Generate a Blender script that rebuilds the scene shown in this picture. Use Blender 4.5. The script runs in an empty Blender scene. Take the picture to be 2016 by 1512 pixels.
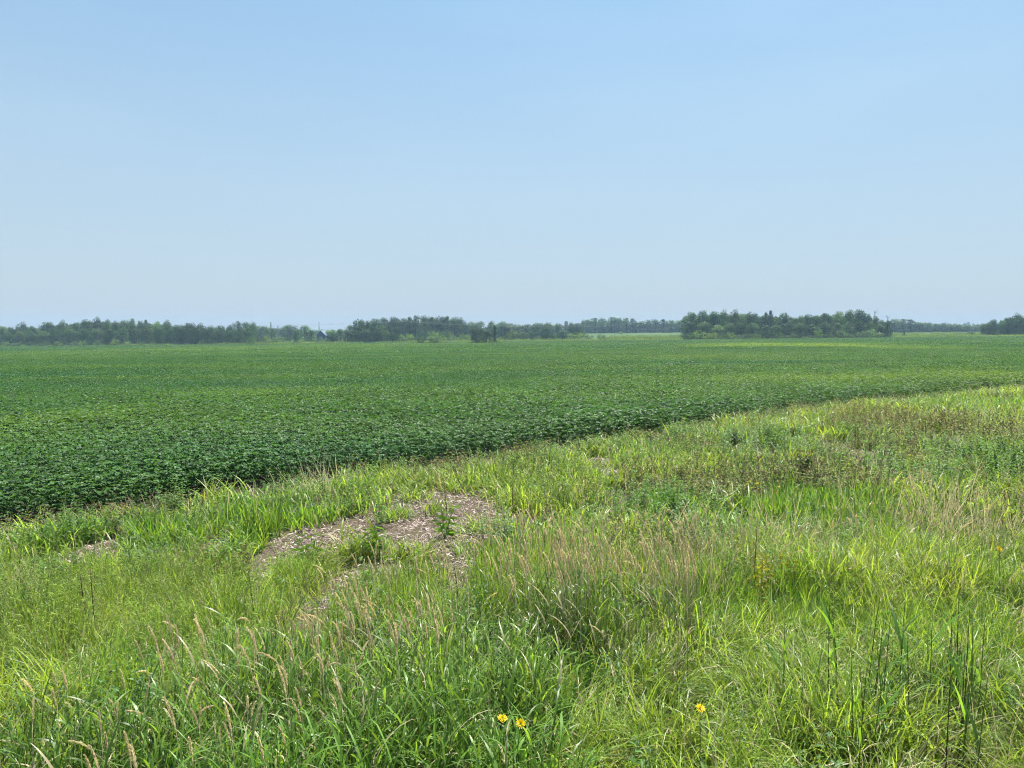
import bpy, math, random
import numpy as np
from mathutils import Vector, Euler

scene = bpy.context.scene
COL = scene.collection
PI = math.pi
RNG = np.random.default_rng(11)
random.seed(5)

# ------------------------------------------------------------------ camera, sky, sun, exposure
FPX, CX, CY, HORIZON = 1494.0, 1008.0, 756.0, 648.0        # photograph's focal length and centre in its own pixels
CAM_Z = 2.6
PITCH = math.atan((CY - HORIZON) / FPX)
cam_data = bpy.data.cameras.new("camera")
cam_data.sensor_width = 36.0
cam_data.lens = 36.0 * FPX / 2016.0
cam_data.clip_start = 0.05
cam_data.clip_end = 20000.0
camera = bpy.data.objects.new("camera", cam_data)
camera.location = (0, 0, CAM_Z)
camera.rotation_euler = (PI / 2 - PITCH, 0, 0)
COL.objects.link(camera)
scene.camera = camera

SUN_EL, SUN_AZ = math.radians(63), math.radians(24)        # azimuth clockwise from the viewing direction
world = bpy.data.worlds.new("World")
scene.world = world
world.use_nodes = True
wn, wl = world.node_tree.nodes, world.node_tree.links
wn.clear()
sky = wn.new("ShaderNodeTexSky")
sky.sky_type = "NISHITA"
sky.sun_disc = False
sky.sun_elevation = SUN_EL
sky.sun_rotation = SUN_AZ
sky.altitude = 0
sky.air_density = 0.85
sky.dust_density = 1.3
sky.ozone_density = 8.0
sgam = wn.new("ShaderNodeGamma"); sgam.inputs["Gamma"].default_value = 0.6
smul = wn.new("ShaderNodeMixRGB"); smul.blend_type = "MULTIPLY"; smul.inputs[0].default_value = 1.0
smul.inputs[2].default_value = (0.79, 1.17, 1.28, 1)
bg = wn.new("ShaderNodeBackground"); bg.inputs["Strength"].default_value = 0.15
wo = wn.new("ShaderNodeOutputWorld")
wl.new(sky.outputs[0], sgam.inputs["Color"]); wl.new(sgam.outputs[0], smul.inputs[1])
wtc = wn.new("ShaderNodeTexCoord"); wmap = wn.new("ShaderNodeMapping"); wmap.inputs["Scale"].default_value = (1.6, 1.6, 7.0); wmap.inputs["Rotation"].default_value = (0, 0.12, 0)
wnz = wn.new("ShaderNodeTexNoise"); wnz.inputs["Scale"].default_value = 1.5; wnz.inputs["Detail"].default_value = 4; wnz.inputs["Roughness"].default_value = 0.45
wmr = wn.new("ShaderNodeMapRange"); wmr.inputs["From Min"].default_value = 0.45; wmr.inputs["From Max"].default_value = 0.75; wmr.inputs["To Max"].default_value = 0.16
veil = wn.new("ShaderNodeMixRGB"); veil.inputs[2].default_value = (2.8, 3.9, 4.6, 1)          # thin high cloud veils
wl.new(wtc.outputs["Generated"], wmap.inputs[0]); wl.new(wmap.outputs[0], wnz.inputs["Vector"]); wl.new(wnz.outputs["Fac"], wmr.inputs["Value"]); wl.new(wmr.outputs[0], veil.inputs[0]); wl.new(smul.outputs[0], veil.inputs[1])
wsep = wn.new("ShaderNodeSeparateXYZ"); wl.new(wtc.outputs["Generated"], wsep.inputs[0])
whz = wn.new("ShaderNodeMapRange"); whz.inputs["From Min"].default_value = 0.52; whz.inputs["From Max"].default_value = 0.02; whz.inputs["To Max"].default_value = 0.93
wl.new(wsep.outputs["Z"], whz.inputs["Value"])
pale = wn.new("ShaderNodeMixRGB"); pale.inputs[2].default_value = (2.2, 2.62, 2.95, 1)          # pale summer haze low in the sky
wl.new(whz.outputs[0], pale.inputs[0]); wl.new(veil.outputs[0], pale.inputs[1])
wl.new(pale.outputs[0], bg.inputs["Color"]); wl.new(bg.outputs[0], wo.inputs["Surface"])

sun_data = bpy.data.lights.new("sun", "SUN")
sun_data.energy = 5.0
sun_data.angle = math.radians(0.6)
sun_data.color = (1.0, 0.95, 0.86)
sun = bpy.data.objects.new("sun", sun_data)
sun_dir = Vector((math.sin(SUN_AZ) * math.cos(SUN_EL), math.cos(SUN_AZ) * math.cos(SUN_EL), math.sin(SUN_EL)))
sun.rotation_euler = sun_dir.to_track_quat("Z", "Y").to_euler()
COL.objects.link(sun)

scene.view_settings.view_transform = "Standard"
scene.view_settings.look = "None"
scene.view_settings.gamma = 1.0
scene.view_settings.use_curve_mapping = False
scene.view_settings.exposure = 0.80
scene.render.engine = "CYCLES"
cy = scene.cycles
cy.max_bounces = 2
cy.diffuse_bounces = 1
cy.glossy_bounces = 2
cy.transmission_bounces = 2
cy.volume_bounces = 0
cy.transparent_max_bounces = 4
cy.use_denoising = True
cy.denoiser = "OPENIMAGEDENOISE"
cy.denoising_input_passes = "RGB_ALBEDO_NORMAL"
cy.denoising_prefilter = "NONE"
cy.debug_use_spatial_splits = True
cy.use_light_tree = False
cy.use_adaptive_sampling = True
cy.adaptive_threshold = 0.04
cy.adaptive_min_samples = 48
cy.pixel_filter_type = "BLACKMAN_HARRIS"
cy.filter_width = 1.1
cy.sample_clamp_indirect = 4.0

# ------------------------------------------------------------------ where things stand
SLOPE_X, SLOPE_Y = 0.0109, -0.0094
def terrain(x, y):
    """gently sloping land; a low road bank rises under the viewer"""
    x = np.asarray(x, float); y = np.asarray(y, float)
    z = SLOPE_X * 500 * np.tanh(x / 500) + np.interp(y, [-60, 0, 330, 400, 470, 620, 1000, 3000, 11000], [-60 * SLOPE_Y, 0, 330 * SLOPE_Y, -3.2, -2.75, -1.5, -0.5, 0, 0])
    t = np.clip((2.6 - y) / 2.4, 0, 1)
    return z + 0.95 * t * t * (3 - 2 * t)
def ray(px, py):
    u = (np.asarray(px, float) - CX) / FPX; v = (CY - np.asarray(py, float)) / FPX
    return u, math.cos(PITCH) + v * math.sin(PITCH), -math.sin(PITCH) + v * math.cos(PITCH)
def on_ground(px, py, h=0.0):
    """ground position of something whose visible point is h metres above the (planar) land"""
    dx, dy, dz = ray(px, py)
    t = (CAM_Z - h) / (SLOPE_X * dx + SLOPE_Y * dy - dz)
    return dx * t, dy * t
def at_depth(px, py, d):
    dx, dy, dz = ray(px, py)
    return dx / dy * d, CAM_Z + dz / dy * d

def hash2(ix, iy, seed):
    h = np.sin(ix * 127.1 + iy * 311.7 + seed * 74.7) * 43758.5453
    return h - np.floor(h)
def vnoise(x, y, seed=0):
    x = np.asarray(x, float); y = np.asarray(y, float)
    ix, iy = np.floor(x), np.floor(y); fx, fy = x - ix, y - iy
    fx = fx * fx * (3 - 2 * fx); fy = fy * fy * (3 - 2 * fy)
    a = hash2(ix, iy, seed); b = hash2(ix + 1, iy, seed); c = hash2(ix, iy + 1, seed); d = hash2(ix + 1, iy + 1, seed)
    return (a * (1 - fx) + b * fx) * (1 - fy) + (c * (1 - fx) + d * fx) * fy
def fbm(x, y, seed=0):
    return (vnoise(x, y, seed) + 0.5 * vnoise(x * 2.1, y * 2.1, seed + 3) + 0.25 * vnoise(x * 4.3, y * 4.3, seed + 7)) / 1.75

# edge of the crop on the ground
EDGE_PX = [(-500, 1140), (0, 1042), (300, 995), (560, 956), (780, 925), (1000, 898), (1200, 869), (1344, 847), (1500, 822), (1700, 795),
           (1850, 781), (2016, 764), (2400, 735)]
_e = np.array([on_ground(a, b) for a, b in EDGE_PX])
EDGE_X, EDGE_Y = _e[:, 0], _e[:, 1]
def edge_y(x):
    return np.interp(x, EDGE_X, EDGE_Y) + 0.25 * (vnoise(np.asarray(x) * 1.3, 0.5, 4) - 0.5)

# ------------------------------------------------------------------ object helpers
def tag(o, label=None, cat=None, group=None, kind=None):
    if label: o["label"] = label
    if cat: o["category"] = cat
    if group: o["group"] = group
    if kind: o["kind"] = kind
    return o
class MB:
    """collects shapes into one mesh; every vertex carries vc = (random, along, dead flag)"""
    def __init__(self): self.v = []; self.f = []; self.c = []; self.m = []
    def add(self, verts, faces, col, mat=0):
        n = len(self.v); self.v += [tuple(p) for p in verts]
        self.c += list(col) if isinstance(col, list) else [col] * len(verts)
        self.f += [tuple(i + n for i in f) for f in faces]; self.m += [mat] * len(faces)
    def mesh(self, name, mats, smooth=True):
        me = bpy.data.meshes.new(name)
        me.from_pydata(self.v, [], self.f)
        for m in mats: me.materials.append(m)
        if len(mats) > 1: me.polygons.foreach_set("material_index", self.m)
        at = me.attributes.new("vc", "FLOAT_COLOR", "POINT")
        at.data.foreach_set("color", np.array([(a, b, c, 1.0) for a, b, c in self.c], np.float32).ravel())
        if smooth: me.polygons.foreach_set("use_smooth", [True] * len(self.f))
        me.update()
        return me
    def obj(self, name, mats, parent=None, link=True, smooth=True):
        o = bpy.data.objects.new(name, self.mesh(name, mats, smooth))
        if link: COL.objects.link(o)
        if parent is not None: o.parent = parent
        return o
    def strip(self, path, widths, side, col_r, dead=0.0, mat=0):
        """a flat blade along path, widths per point, side = sideways unit vector"""
        vs, cs = [], []; n = len(path)
        for i, p in enumerate(path):
            w = widths[i] * 0.5; t = i / (n - 1)
            if i == n - 1 and widths[i] < 1e-4: vs.append(tuple(p)); cs.append((col_r, t, dead))
            else:
                vs.append((p[0] - side[0] * w, p[1] - side[1] * w, p[2] - side[2] * w)); vs.append((p[0] + side[0] * w, p[1] + side[1] * w, p[2] + side[2] * w))
                cs += [(col_r, t, dead)] * 2
        fs = []
        for i in range(n - 1):
            a = 2 * i
            if 2 * i + 3 < len(vs): fs.append((a, a + 1, a + 3, a + 2))
            else: fs.append((a, a + 1, a + 2))
        self.add(vs, fs, cs, mat)
    def tube(self, path, radii, sides, col_r, dead=0.0, mat=0, jitter=0.0, rng=random):
        vs, cs, fs = [], [], []; n = len(path)
        for i, p in enumerate(path):
            p = Vector(p); q = Vector(path[min(i + 1, n - 1)]) - Vector(path[max(i - 1, 0)])
            q.normalize(); s = q.cross(Vector((0.31, 0.95, 0.05))).normalized(); u = q.cross(s)
            for k in range(sides):
                a = 2 * PI * k / sides; r = radii[i] * (1 + jitter * (rng.random() - 0.5) * 2)
                vs.append(tuple(p + s * (math.cos(a) * r) + u * (math.sin(a) * r))); cs.append((col_r, i / (n - 1), dead))
        for i in range(n - 1):
            for k in range(sides):
                a, b = i * sides + k, i * sides + (k + 1) % sides
                fs.append((a, b, b + sides, a + sides))
        fs.append(tuple(range((n - 1) * sides, n * sides)))
        self.add(vs, fs, cs, mat)
def arc(base, az, length, lean, droop, segs, wob=0.0, r=random):
    """path that starts lean radians off vertical towards az and bends by droop more"""
    p = Vector(base); out = [p.copy()]; st = length / segs
    for i in range(segs):
        a = lean + droop * ((i + 0.5) / segs) ** 1.3; z = az + wob * (r.random() - 0.5)
        p = p + Vector((math.sin(a) * math.cos(z), math.sin(a) * math.sin(z), math.cos(a))) * st
        out.append(p.copy())
    return out
BW = [1.0]
def blade(mb, base, az, length, width, lean, droop, segs=4, dead=0.0, mat=0, r=random):
    path = arc(base, az, length, lean, droop, segs, 0.25, r)
    tw = az + PI / 2 + (r.random() - 0.5) * 1.2
    side = (math.cos(tw), math.sin(tw), (r.random() - 0.5) * 0.4)
    width *= BW[0]
    ws = [width * (0.75 + 0.5 * t if t < 0.4 else 0.95 * (1 - ((t - 0.4) / 0.6) ** 1.6)) for t in [i / segs for i in range(segs + 1)]]
    ws[-1] = 0.0
    mb.strip(path, ws, side, r.random(), dead, mat)
def leaflet(mb, base, d, up, length, width, col_r, dead=0.0, fold=0.12, fine=True, mat=0):
    """ovate leaf from base along d, facing up, creased along its middle"""
    d = d.normalized(); s = d.cross(up)
    if s.length < 1e-3: s = d.cross(Vector((1, 0, 0)))
    s.normalize(); n = s.cross(d); b = Vector(base)
    if fine:
        P = lambda t, w, z: b + d * (length * t) + s * (width * w) + n * (length * z)
        vs = [P(0, 0, 0), P(.25, 0, -fold * .3), P(.65, 0, -fold * .5), P(1, 0, -fold * 1.6), P(.2, -.42, fold * .6), P(.58, -.42, fold * .4), P(.2, .42, fold * .6), P(.58, .42, fold * .4)]
        fs = [(0, 1, 4), (1, 2, 5, 4), (2, 3, 5), (0, 6, 1), (1, 6, 7, 2), (2, 7, 3)]
    else:
        P = lambda t, w, z: b + d * (length * t) + s * (width * w) + n * (length * z)
        vs = [P(0, 0, 0), P(.45, -.5, fold), P(1, 0, -fold), P(.45, .5, fold)]
        fs = [(0, 1, 2), (0, 2, 3)]
    mb.add(vs, fs, (col_r, 0.5, dead), mat)

# ------------------------------------------------------------------ materials
def nodes_of(m):
    m.use_nodes = True; n = m.node_tree.nodes; n.clear(); return n, m.node_tree.links
def leaf_mat(name, col, trans, tf=0.35, rough=0.45, spec=0.4, var=0.35, dry=(0.55, 0.46, 0.26), tint="inst", ripe=None):
    """thin leaf: gloss and diffuse in front, light shining through; tinted by its own plant, with dead pieces in the dry colour"""
    m = bpy.data.materials.new(name); n, l = nodes_of(m)
    vc = n.new("ShaderNodeAttribute"); vc.attribute_name = "vc"
    sep = n.new("ShaderNodeSeparateColor"); l.new(vc.outputs["Color"], sep.inputs[0])
    if tint == "inst":
        ti = n.new("ShaderNodeAttribute"); ti.attribute_type = "INSTANCER"; ti.attribute_name = "tint"; tout = ti.outputs["Color"]
    else:
        ti = n.new("ShaderNodeObjectInfo"); tout = ti.outputs["Color"]
    rng_ = n.new("ShaderNodeMapRange"); rng_.inputs["To Min"].default_value = 1 - var; rng_.inputs["To Max"].default_value = 1 + var
    l.new(sep.outputs[0], rng_.inputs["Value"])
    def colour(c):
        a = n.new("ShaderNodeMixRGB"); a.blend_type = "MULTIPLY"; a.inputs[0].default_value = 1; a.inputs[1].default_value = (*c, 1); l.new(tout, a.inputs[2])
        b = n.new("ShaderNodeVectorMath"); b.operation = "SCALE"; l.new(a.outputs[0], b.inputs[0]); l.new(rng_.outputs[0], b.inputs["Scale"])
        d = n.new("ShaderNodeMixRGB"); l.new(sep.outputs[2], d.inputs[0]); l.new(b.outputs[0], d.inputs[1]); d.inputs[2].default_value = (*dry, 1)
        if ripe is None: return d.outputs[0]
        g = n.new("ShaderNodeMapRange"); g.inputs["From Min"].default_value = .45; g.inputs["From Max"].default_value = .8; l.new(sep.outputs[1], g.inputs["Value"])
        e = n.new("ShaderNodeMixRGB"); l.new(g.outputs[0], e.inputs[0]); l.new(d.outputs[0], e.inputs[1]); e.inputs[2].default_value = (*ripe, 1)
        return e.outputs[0]
    p = n.new("ShaderNodeBsdfPrincipled"); p.inputs["Roughness"].default_value = rough; p.inputs["Specular IOR Level"].default_value = spec
    l.new(colour(col), p.inputs["Base Color"])
    t = n.new("ShaderNodeBsdfTranslucent"); l.new(colour(trans), t.inputs["Color"])
    mx = n.new("ShaderNodeMixShader"); mx.inputs[0].default_value = tf
    o = n.new("ShaderNodeOutputMaterial")
    l.new(p.outputs[0], mx.inputs[1]); l.new(t.outputs[0], mx.inputs[2]); l.new(mx.outputs[0], o.inputs["Surface"])
    return m
def plain_mat(name, col, col2=None, scale=6.0, rough=0.8, spec=0.25, bump=0.0):
    m = bpy.data.materials.new(name); n, l = nodes_of(m)
    p = n.new("ShaderNodeBsdfPrincipled"); p.inputs["Roughness"].default_value = rough; p.inputs["Specular IOR Level"].default_value = spec
    tc = n.new("ShaderNodeTexCoord"); nz = n.new("ShaderNodeTexNoise"); nz.inputs["Scale"].default_value = scale; nz.inputs["Detail"].default_value = 5
    l.new(tc.outputs["Object"], nz.inputs["Vector"])
    r = n.new("ShaderNodeMixRGB"); l.new(nz.outputs["Fac"], r.inputs[0]); r.inputs[1].default_value = (*col, 1); r.inputs[2].default_value = (*(col2 or tuple(c * .6 for c in col)), 1)
    l.new(r.outputs[0], p.inputs["Base Color"])
    if bump:
        b = n.new("ShaderNodeBump"); b.inputs["Strength"].default_value = bump; l.new(nz.outputs["Fac"], b.inputs["Height"]); l.new(b.outputs[0], p.inputs["Normal"])
    o = n.new("ShaderNodeOutputMaterial"); l.new(p.outputs[0], o.inputs["Surface"])
    return m

M = {}
M["soy"] = leaf_mat("soybean leaf", (0.050, 0.126, 0.029), (0.13, 0.30, 0.03), 0.28, 0.5, 0.25, 0.42)
M["bright"] = leaf_mat("fresh grass blade", (0.115, 0.235, 0.028), (0.38, 0.58, 0.04), 0.38, 0.42, 0.4, 0.5)
M["fine"] = leaf_mat("fine grass blade", (0.205, 0.300, 0.034), (0.56, 0.70, 0.055), 0.36, 0.42, 0.4, 0.5)
M["fox"] = leaf_mat("foxtail blade", (0.195, 0.305, 0.042), (0.54, 0.72, 0.07), 0.38, 0.42, 0.4, 0.5)
M["foxhead"] = leaf_mat("foxtail head", (0.31, 0.44, 0.10), (0.52, 0.64, 0.16), 0.45, 0.6, 0.2, 0.25)
M["canary"] = leaf_mat("broad grass blade", (0.120, 0.215, 0.028), (0.36, 0.53, 0.04), 0.34, 0.40, 0.42, 0.55)
M["weed"] = leaf_mat("broad weed leaf", (0.085, 0.185, 0.038), (0.24, 0.42, 0.05), 0.36, 0.48, 0.35, 0.4)
M["brownweed"] = leaf_mat("drying weed leaf", (0.170, 0.225, 0.055), (0.38, 0.44, 0.09), 0.36, 0.6, 0.25, 0.5, dry=(0.30, 0.215, 0.11))
M["dry"] = leaf_mat("dry stem", (0.50, 0.43, 0.24), (0.62, 0.52, 0.27), 0.4, 0.5, 0.35, 0.35)
M["stem"] = leaf_mat("grass stem", (0.24, 0.27, 0.08), (0.36, 0.38, 0.12), 0.35, 0.45, 0.4, 0.3, tint="obj")
M["ripestem"] = leaf_mat("ripe grass stem", (0.24, 0.27, 0.08), (0.36, 0.38, 0.12), 0.35, 0.45, 0.4, 0.3, tint="obj", ripe=(0.64, 0.55, 0.32))
M["headi"] = leaf_mat("seed heads in the stand", (0.90, 0.74, 0.42), (1.0, 0.88, 0.54), 0.55, 0.6, 0.25, 0.3)
M["ripestemi"] = leaf_mat("ripe stems in the stand", (0.24, 0.27, 0.08), (0.36, 0.38, 0.12), 0.35, 0.45, 0.4, 0.3, ripe=(0.64, 0.55, 0.32))
M["head"] = leaf_mat("grass seed head", (0.90, 0.74, 0.42), (1.0, 0.88, 0.54), 0.55, 0.6, 0.25, 0.25, tint="obj")
M["reedleaf"] = leaf_mat("reed leaf", (0.055, 0.135, 0.026), (0.17, 0.33, 0.03), 0.4, 0.34, 0.5, 0.3, tint="obj")
M["tree"] = leaf_mat("tree foliage", (0.074, 0.140, 0.042), (0.17, 0.29, 0.06), 0.26, 0.5, 0.3, 0.5, tint="obj")
M["treei"] = leaf_mat("woodland foliage", (0.074, 0.140, 0.042), (0.17, 0.29, 0.06), 0.26, 0.5, 0.3, 0.5)
M["plant"] = leaf_mat("weed leaf", (0.062, 0.140, 0.028), (0.17, 0.32, 0.03), 0.36, 0.42, 0.4, 0.3, tint="obj")
M["dock"] = leaf_mat("dry dock seed", (0.075, 0.042, 0.022), (0.08, 0.05, 0.02), 0.15, 0.7, 0.2, 0.4, tint="obj")
M["petal"] = leaf_mat("flower petal", (0.90, 0.64, 0.01), (0.95, 0.68, 0.01), 0.3, 0.5, 0.2, 0.12, tint="obj")
M["straw"] = leaf_mat("crop residue", (0.60, 0.48, 0.41), (0.55, 0.44, 0.35), 0.1, 0.6, 0.3, 0.6, dry=(0.30, 0.20, 0.155), tint="obj")
M["bark"] = plain_mat("bark", (0.12, 0.095, 0.07), (0.05, 0.04, 0.03), 9, 0.9, 0.2, 0.4)
M["deadwood"] = plain_mat("bleached dead wood", (0.34, 0.31, 0.28), (0.2, 0.18, 0.16), 9, 0.9, 0.2)
M["pole"] = plain_mat("weathered pole", (0.17, 0.15, 0.13), (0.10, 0.09, 0.08), 4, 0.85)
M["wire"] = plain_mat("wire", (0.35, 0.36, 0.37), None, 4, 0.5, 0.5)
M["barnwall"] = plain_mat("barn wall", (0.07, 0.11, 0.17), (0.05, 0.08, 0.13), 2, 0.6)
M["barnroof"] = plain_mat("barn roof", (0.24, 0.30, 0.38), (0.19, 0.24, 0.31), 2, 0.4, 0.5)

# ------------------------------------------------------------------ ground sheet
def make_ground():
    ys = np.concatenate([np.linspace(-40, 0, 9), np.linspace(0.4, 40, 100), 40 * 1.07 ** np.arange(1, 78), [11000]])
    xs = np.concatenate([-30 * 1.12 ** np.arange(50, 0, -1), np.linspace(-30, 34, 129), 34 * 1.12 ** np.arange(1, 50)])
    X, Y = np.meshgrid(xs, ys)
    Z = terrain(X, Y) + np.where(Y < 60, 0.05 * (fbm(X * 1.2, Y * 1.2, 9) - 0.5), 0)
    nx = len(xs)
    me = bpy.data.meshes.new("ground")
    V = np.stack([X, Y, Z], -1).reshape(-1, 3)
    i = (np.arange(len(ys) - 1)[:, None] * nx + np.arange(nx - 1)[None]).ravel()
    me.from_pydata(V.tolist(), [], np.stack([i, i + 1, i + nx + 1, i + nx], -1).tolist())
    me.polygons.foreach_set("use_smooth", [True] * len(me.polygons))
    m = bpy.data.materials.new("earth with thatch and far pasture"); n, l = nodes_of(m)
    ge = n.new("ShaderNodeNewGeometry"); sx = n.new("ShaderNodeSeparateXYZ"); l.new(ge.outputs["Position"], sx.inputs[0])
    def noise(scale, detail=6):
        a = n.new("ShaderNodeTexNoise"); a.inputs["Scale"].default_value = scale; a.inputs["Detail"].default_value = detail; l.new(ge.outputs["Position"], a.inputs["Vector"]); return a.outputs["Fac"]
    def mix(f, a, b):
        x = n.new("ShaderNodeMixRGB")
        if isinstance(f, float): x.inputs[0].default_value = f
        else: l.new(f, x.inputs[0])
        for k, c in ((1, a), (2, b)):
            if isinstance(c, tuple): x.inputs[k].default_value = (*c, 1)
            else: l.new(c, x.inputs[k])
        return x.outputs[0]
    def ramp(f, a, b):
        x = n.new("ShaderNodeMapRange"); x.inputs["From Min"].default_value = a; x.inputs["From Max"].default_value = b; l.new(f, x.inputs["Value"]); return x.outputs[0]
    near = mix(ramp(noise(35), .4, .62), (0.042, 0.031, 0.024), (0.20, 0.145, 0.115))
    near = mix(ramp(noise(3), .45, .6), near, (0.10, 0.085, 0.045))
    far = mix(ramp(noise(.03), .35, .65), (0.055, 0.120, 0.030), (0.095, 0.150, 0.045))
    far = mix(ramp(noise(.8), .3, .7), far, (0.08, 0.13, 0.035))
    colr = mix(ramp(sx.outputs["Y"], 318, 326), near, far)
    p = n.new("ShaderNodeBsdfPrincipled"); p.inputs["Roughness"].default_value = 0.95; p.inputs["Specular IOR Level"].default_value = 0.15
    l.new(colr, p.inputs["Base Color"])
    b = n.new("ShaderNodeBump"); b.inputs["Strength"].default_value = 0.6; b.inputs["Distance"].default_value = 0.03; l.new(noise(28), b.inputs["Height"]); l.new(b.outputs[0], p.inputs["Normal"])
    o = n.new("ShaderNodeOutputMaterial"); l.new(p.outputs[0], o.inputs["Surface"])
    me.materials.append(m)
    g = bpy.data.objects.new("ground", me); COL.objects.link(g)
    tag(g, "dark earth under the crop and weeds, turning to far green pasture", "ground", kind="structure")
make_ground()

# ------------------------------------------------------------------ scattering (grass, crop, far woods)
def scatter(name, protos, pts, rot, scl, idx, tint, label, cat):
    coll = bpy.data.collections.new(name + " kinds")
    for i, p in enumerate(protos):
        p.name = "%s_kind_%02d" % (name, i); coll.objects.link(p)
    me = bpy.data.meshes.new(name); me.vertices.add(len(pts)); me.vertices.foreach_set("co", np.asarray(pts, np.float32).ravel())
    for an, ty, key, arr in (("rot", "FLOAT_VECTOR", "vector", rot), ("scl", "FLOAT_VECTOR", "vector", scl), ("idx", "INT", "value", idx), ("tint", "FLOAT_COLOR", "color", tint)):
        a = me.attributes.new(an, ty, "POINT")
        a.data.foreach_set(key, np.ascontiguousarray(arr, np.int32 if ty == "INT" else np.float32).ravel())
    me.update()
    o = bpy.data.objects.new(name, me); COL.objects.link(o)
    ng = bpy.data.node_groups.new(name + " scatter", "GeometryNodeTree")
    ng.interface.new_socket("Geometry", in_out="INPUT", socket_type="NodeSocketGeometry"); ng.interface.new_socket("Geometry", in_out="OUTPUT", socket_type="NodeSocketGeometry")
    n, l = ng.nodes, ng.links
    gi = n.new("NodeGroupInput"); go = n.new("NodeGroupOutput")
    ci = n.new("GeometryNodeCollectionInfo"); ci.inputs["Collection"].default_value = coll; ci.inputs["Separate Children"].default_value = True; ci.inputs["Reset Children"].default_value = True
    ip = n.new("GeometryNodeInstanceOnPoints"); ip.inputs["Pick Instance"].default_value = True
    def na(nm, ty):
        a = n.new("GeometryNodeInputNamedAttribute"); a.data_type = ty; a.inputs["Name"].default_value = nm; return a.outputs["Attribute"]
    er = n.new("FunctionNodeEulerToRotation"); l.new(na("rot", "FLOAT_VECTOR"), er.inputs[0])
    l.new(gi.outputs[0], ip.inputs["Points"]); l.new(ci.outputs[0], ip.inputs["Instance"]); l.new(na("idx", "INT"), ip.inputs["Instance Index"])
    l.new(er.outputs[0], ip.inputs["Rotation"]); l.new(na("scl", "FLOAT_VECTOR"), ip.inputs["Scale"]); l.new(ip.outputs[0], go.inputs[0])
    md = o.modifiers.new("scatter", "NODES"); md.node_group = ng
    tag(o, label, cat, kind="stuff")
    return o
def t4(c): return np.concatenate([c, np.ones((len(c), 1))], 1)

# ---- soybean crop
def soy_plant(r, h=0.62, nleaf=15, fine=True, size=1.0):
    mb = MB()
    for k in range(nleaf):
        t = (k + 0.5) / nleaf; az = k * 2.4 + r.random(); zz = h * (0.22 + 0.72 * t) + r.uniform(-.04, .05); rad = (0.20 - 0.09 * t) * r.uniform(.6, 1.2)
        c = Vector((math.cos(az) * rad, math.sin(az) * rad, zz)); tl = r.uniform(-.25, .55); cr = r.random()
        for j in (-1, 0, 1):
            a = az + j * 1.25 + r.uniform(-.25, .25); d = Vector((math.cos(a), math.sin(a), tl * r.uniform(-.2, 1.0) - .12))
            up = Vector((r.uniform(-.55, .55), r.uniform(-.55, .55), 1))
            leaflet(mb, c, d, up, r.uniform(.075, .115) * size, r.uniform(.06, .085) * size, min(1, max(0, cr + r.uniform(-.25, .25))), 0.0, r.uniform(.02, .2), fine)
        if fine and k % 2 == 0:
            mb.tube([(0, 0, h * (0.1 + .5 * t)), tuple(c)], [.003, .002], 3, 0.9)
    if fine: mb.tube([(0, 0, 0), (.01, 0, h * .9)], [.006, .003], 3, 0.6)
    return mb
def soy_patch(r, half, n, h, size):
    mb = MB()
    for k in range(n):
        x, y = r.uniform(-half, half), r.uniform(-half, half); z = h * (0.80 + 0.2 * r.random()) - 0.14 * (r.random() ** 2) + 0.10 * (vnoise(x * 1.6 + 30, y * 1.6 + 30, 3) - .5)
        a = r.uniform(0, 2 * PI); d = Vector((math.cos(a), math.sin(a), r.uniform(-.5, .5)))
        leaflet(mb, (x, y, z), d, Vector((r.uniform(-.6, .6), r.uniform(-.6, .6), 1)), size * r.uniform(.7, 1.25), size * r.uniform(.5, .9), r.random(), 0, .12, False)
    return mb
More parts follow.
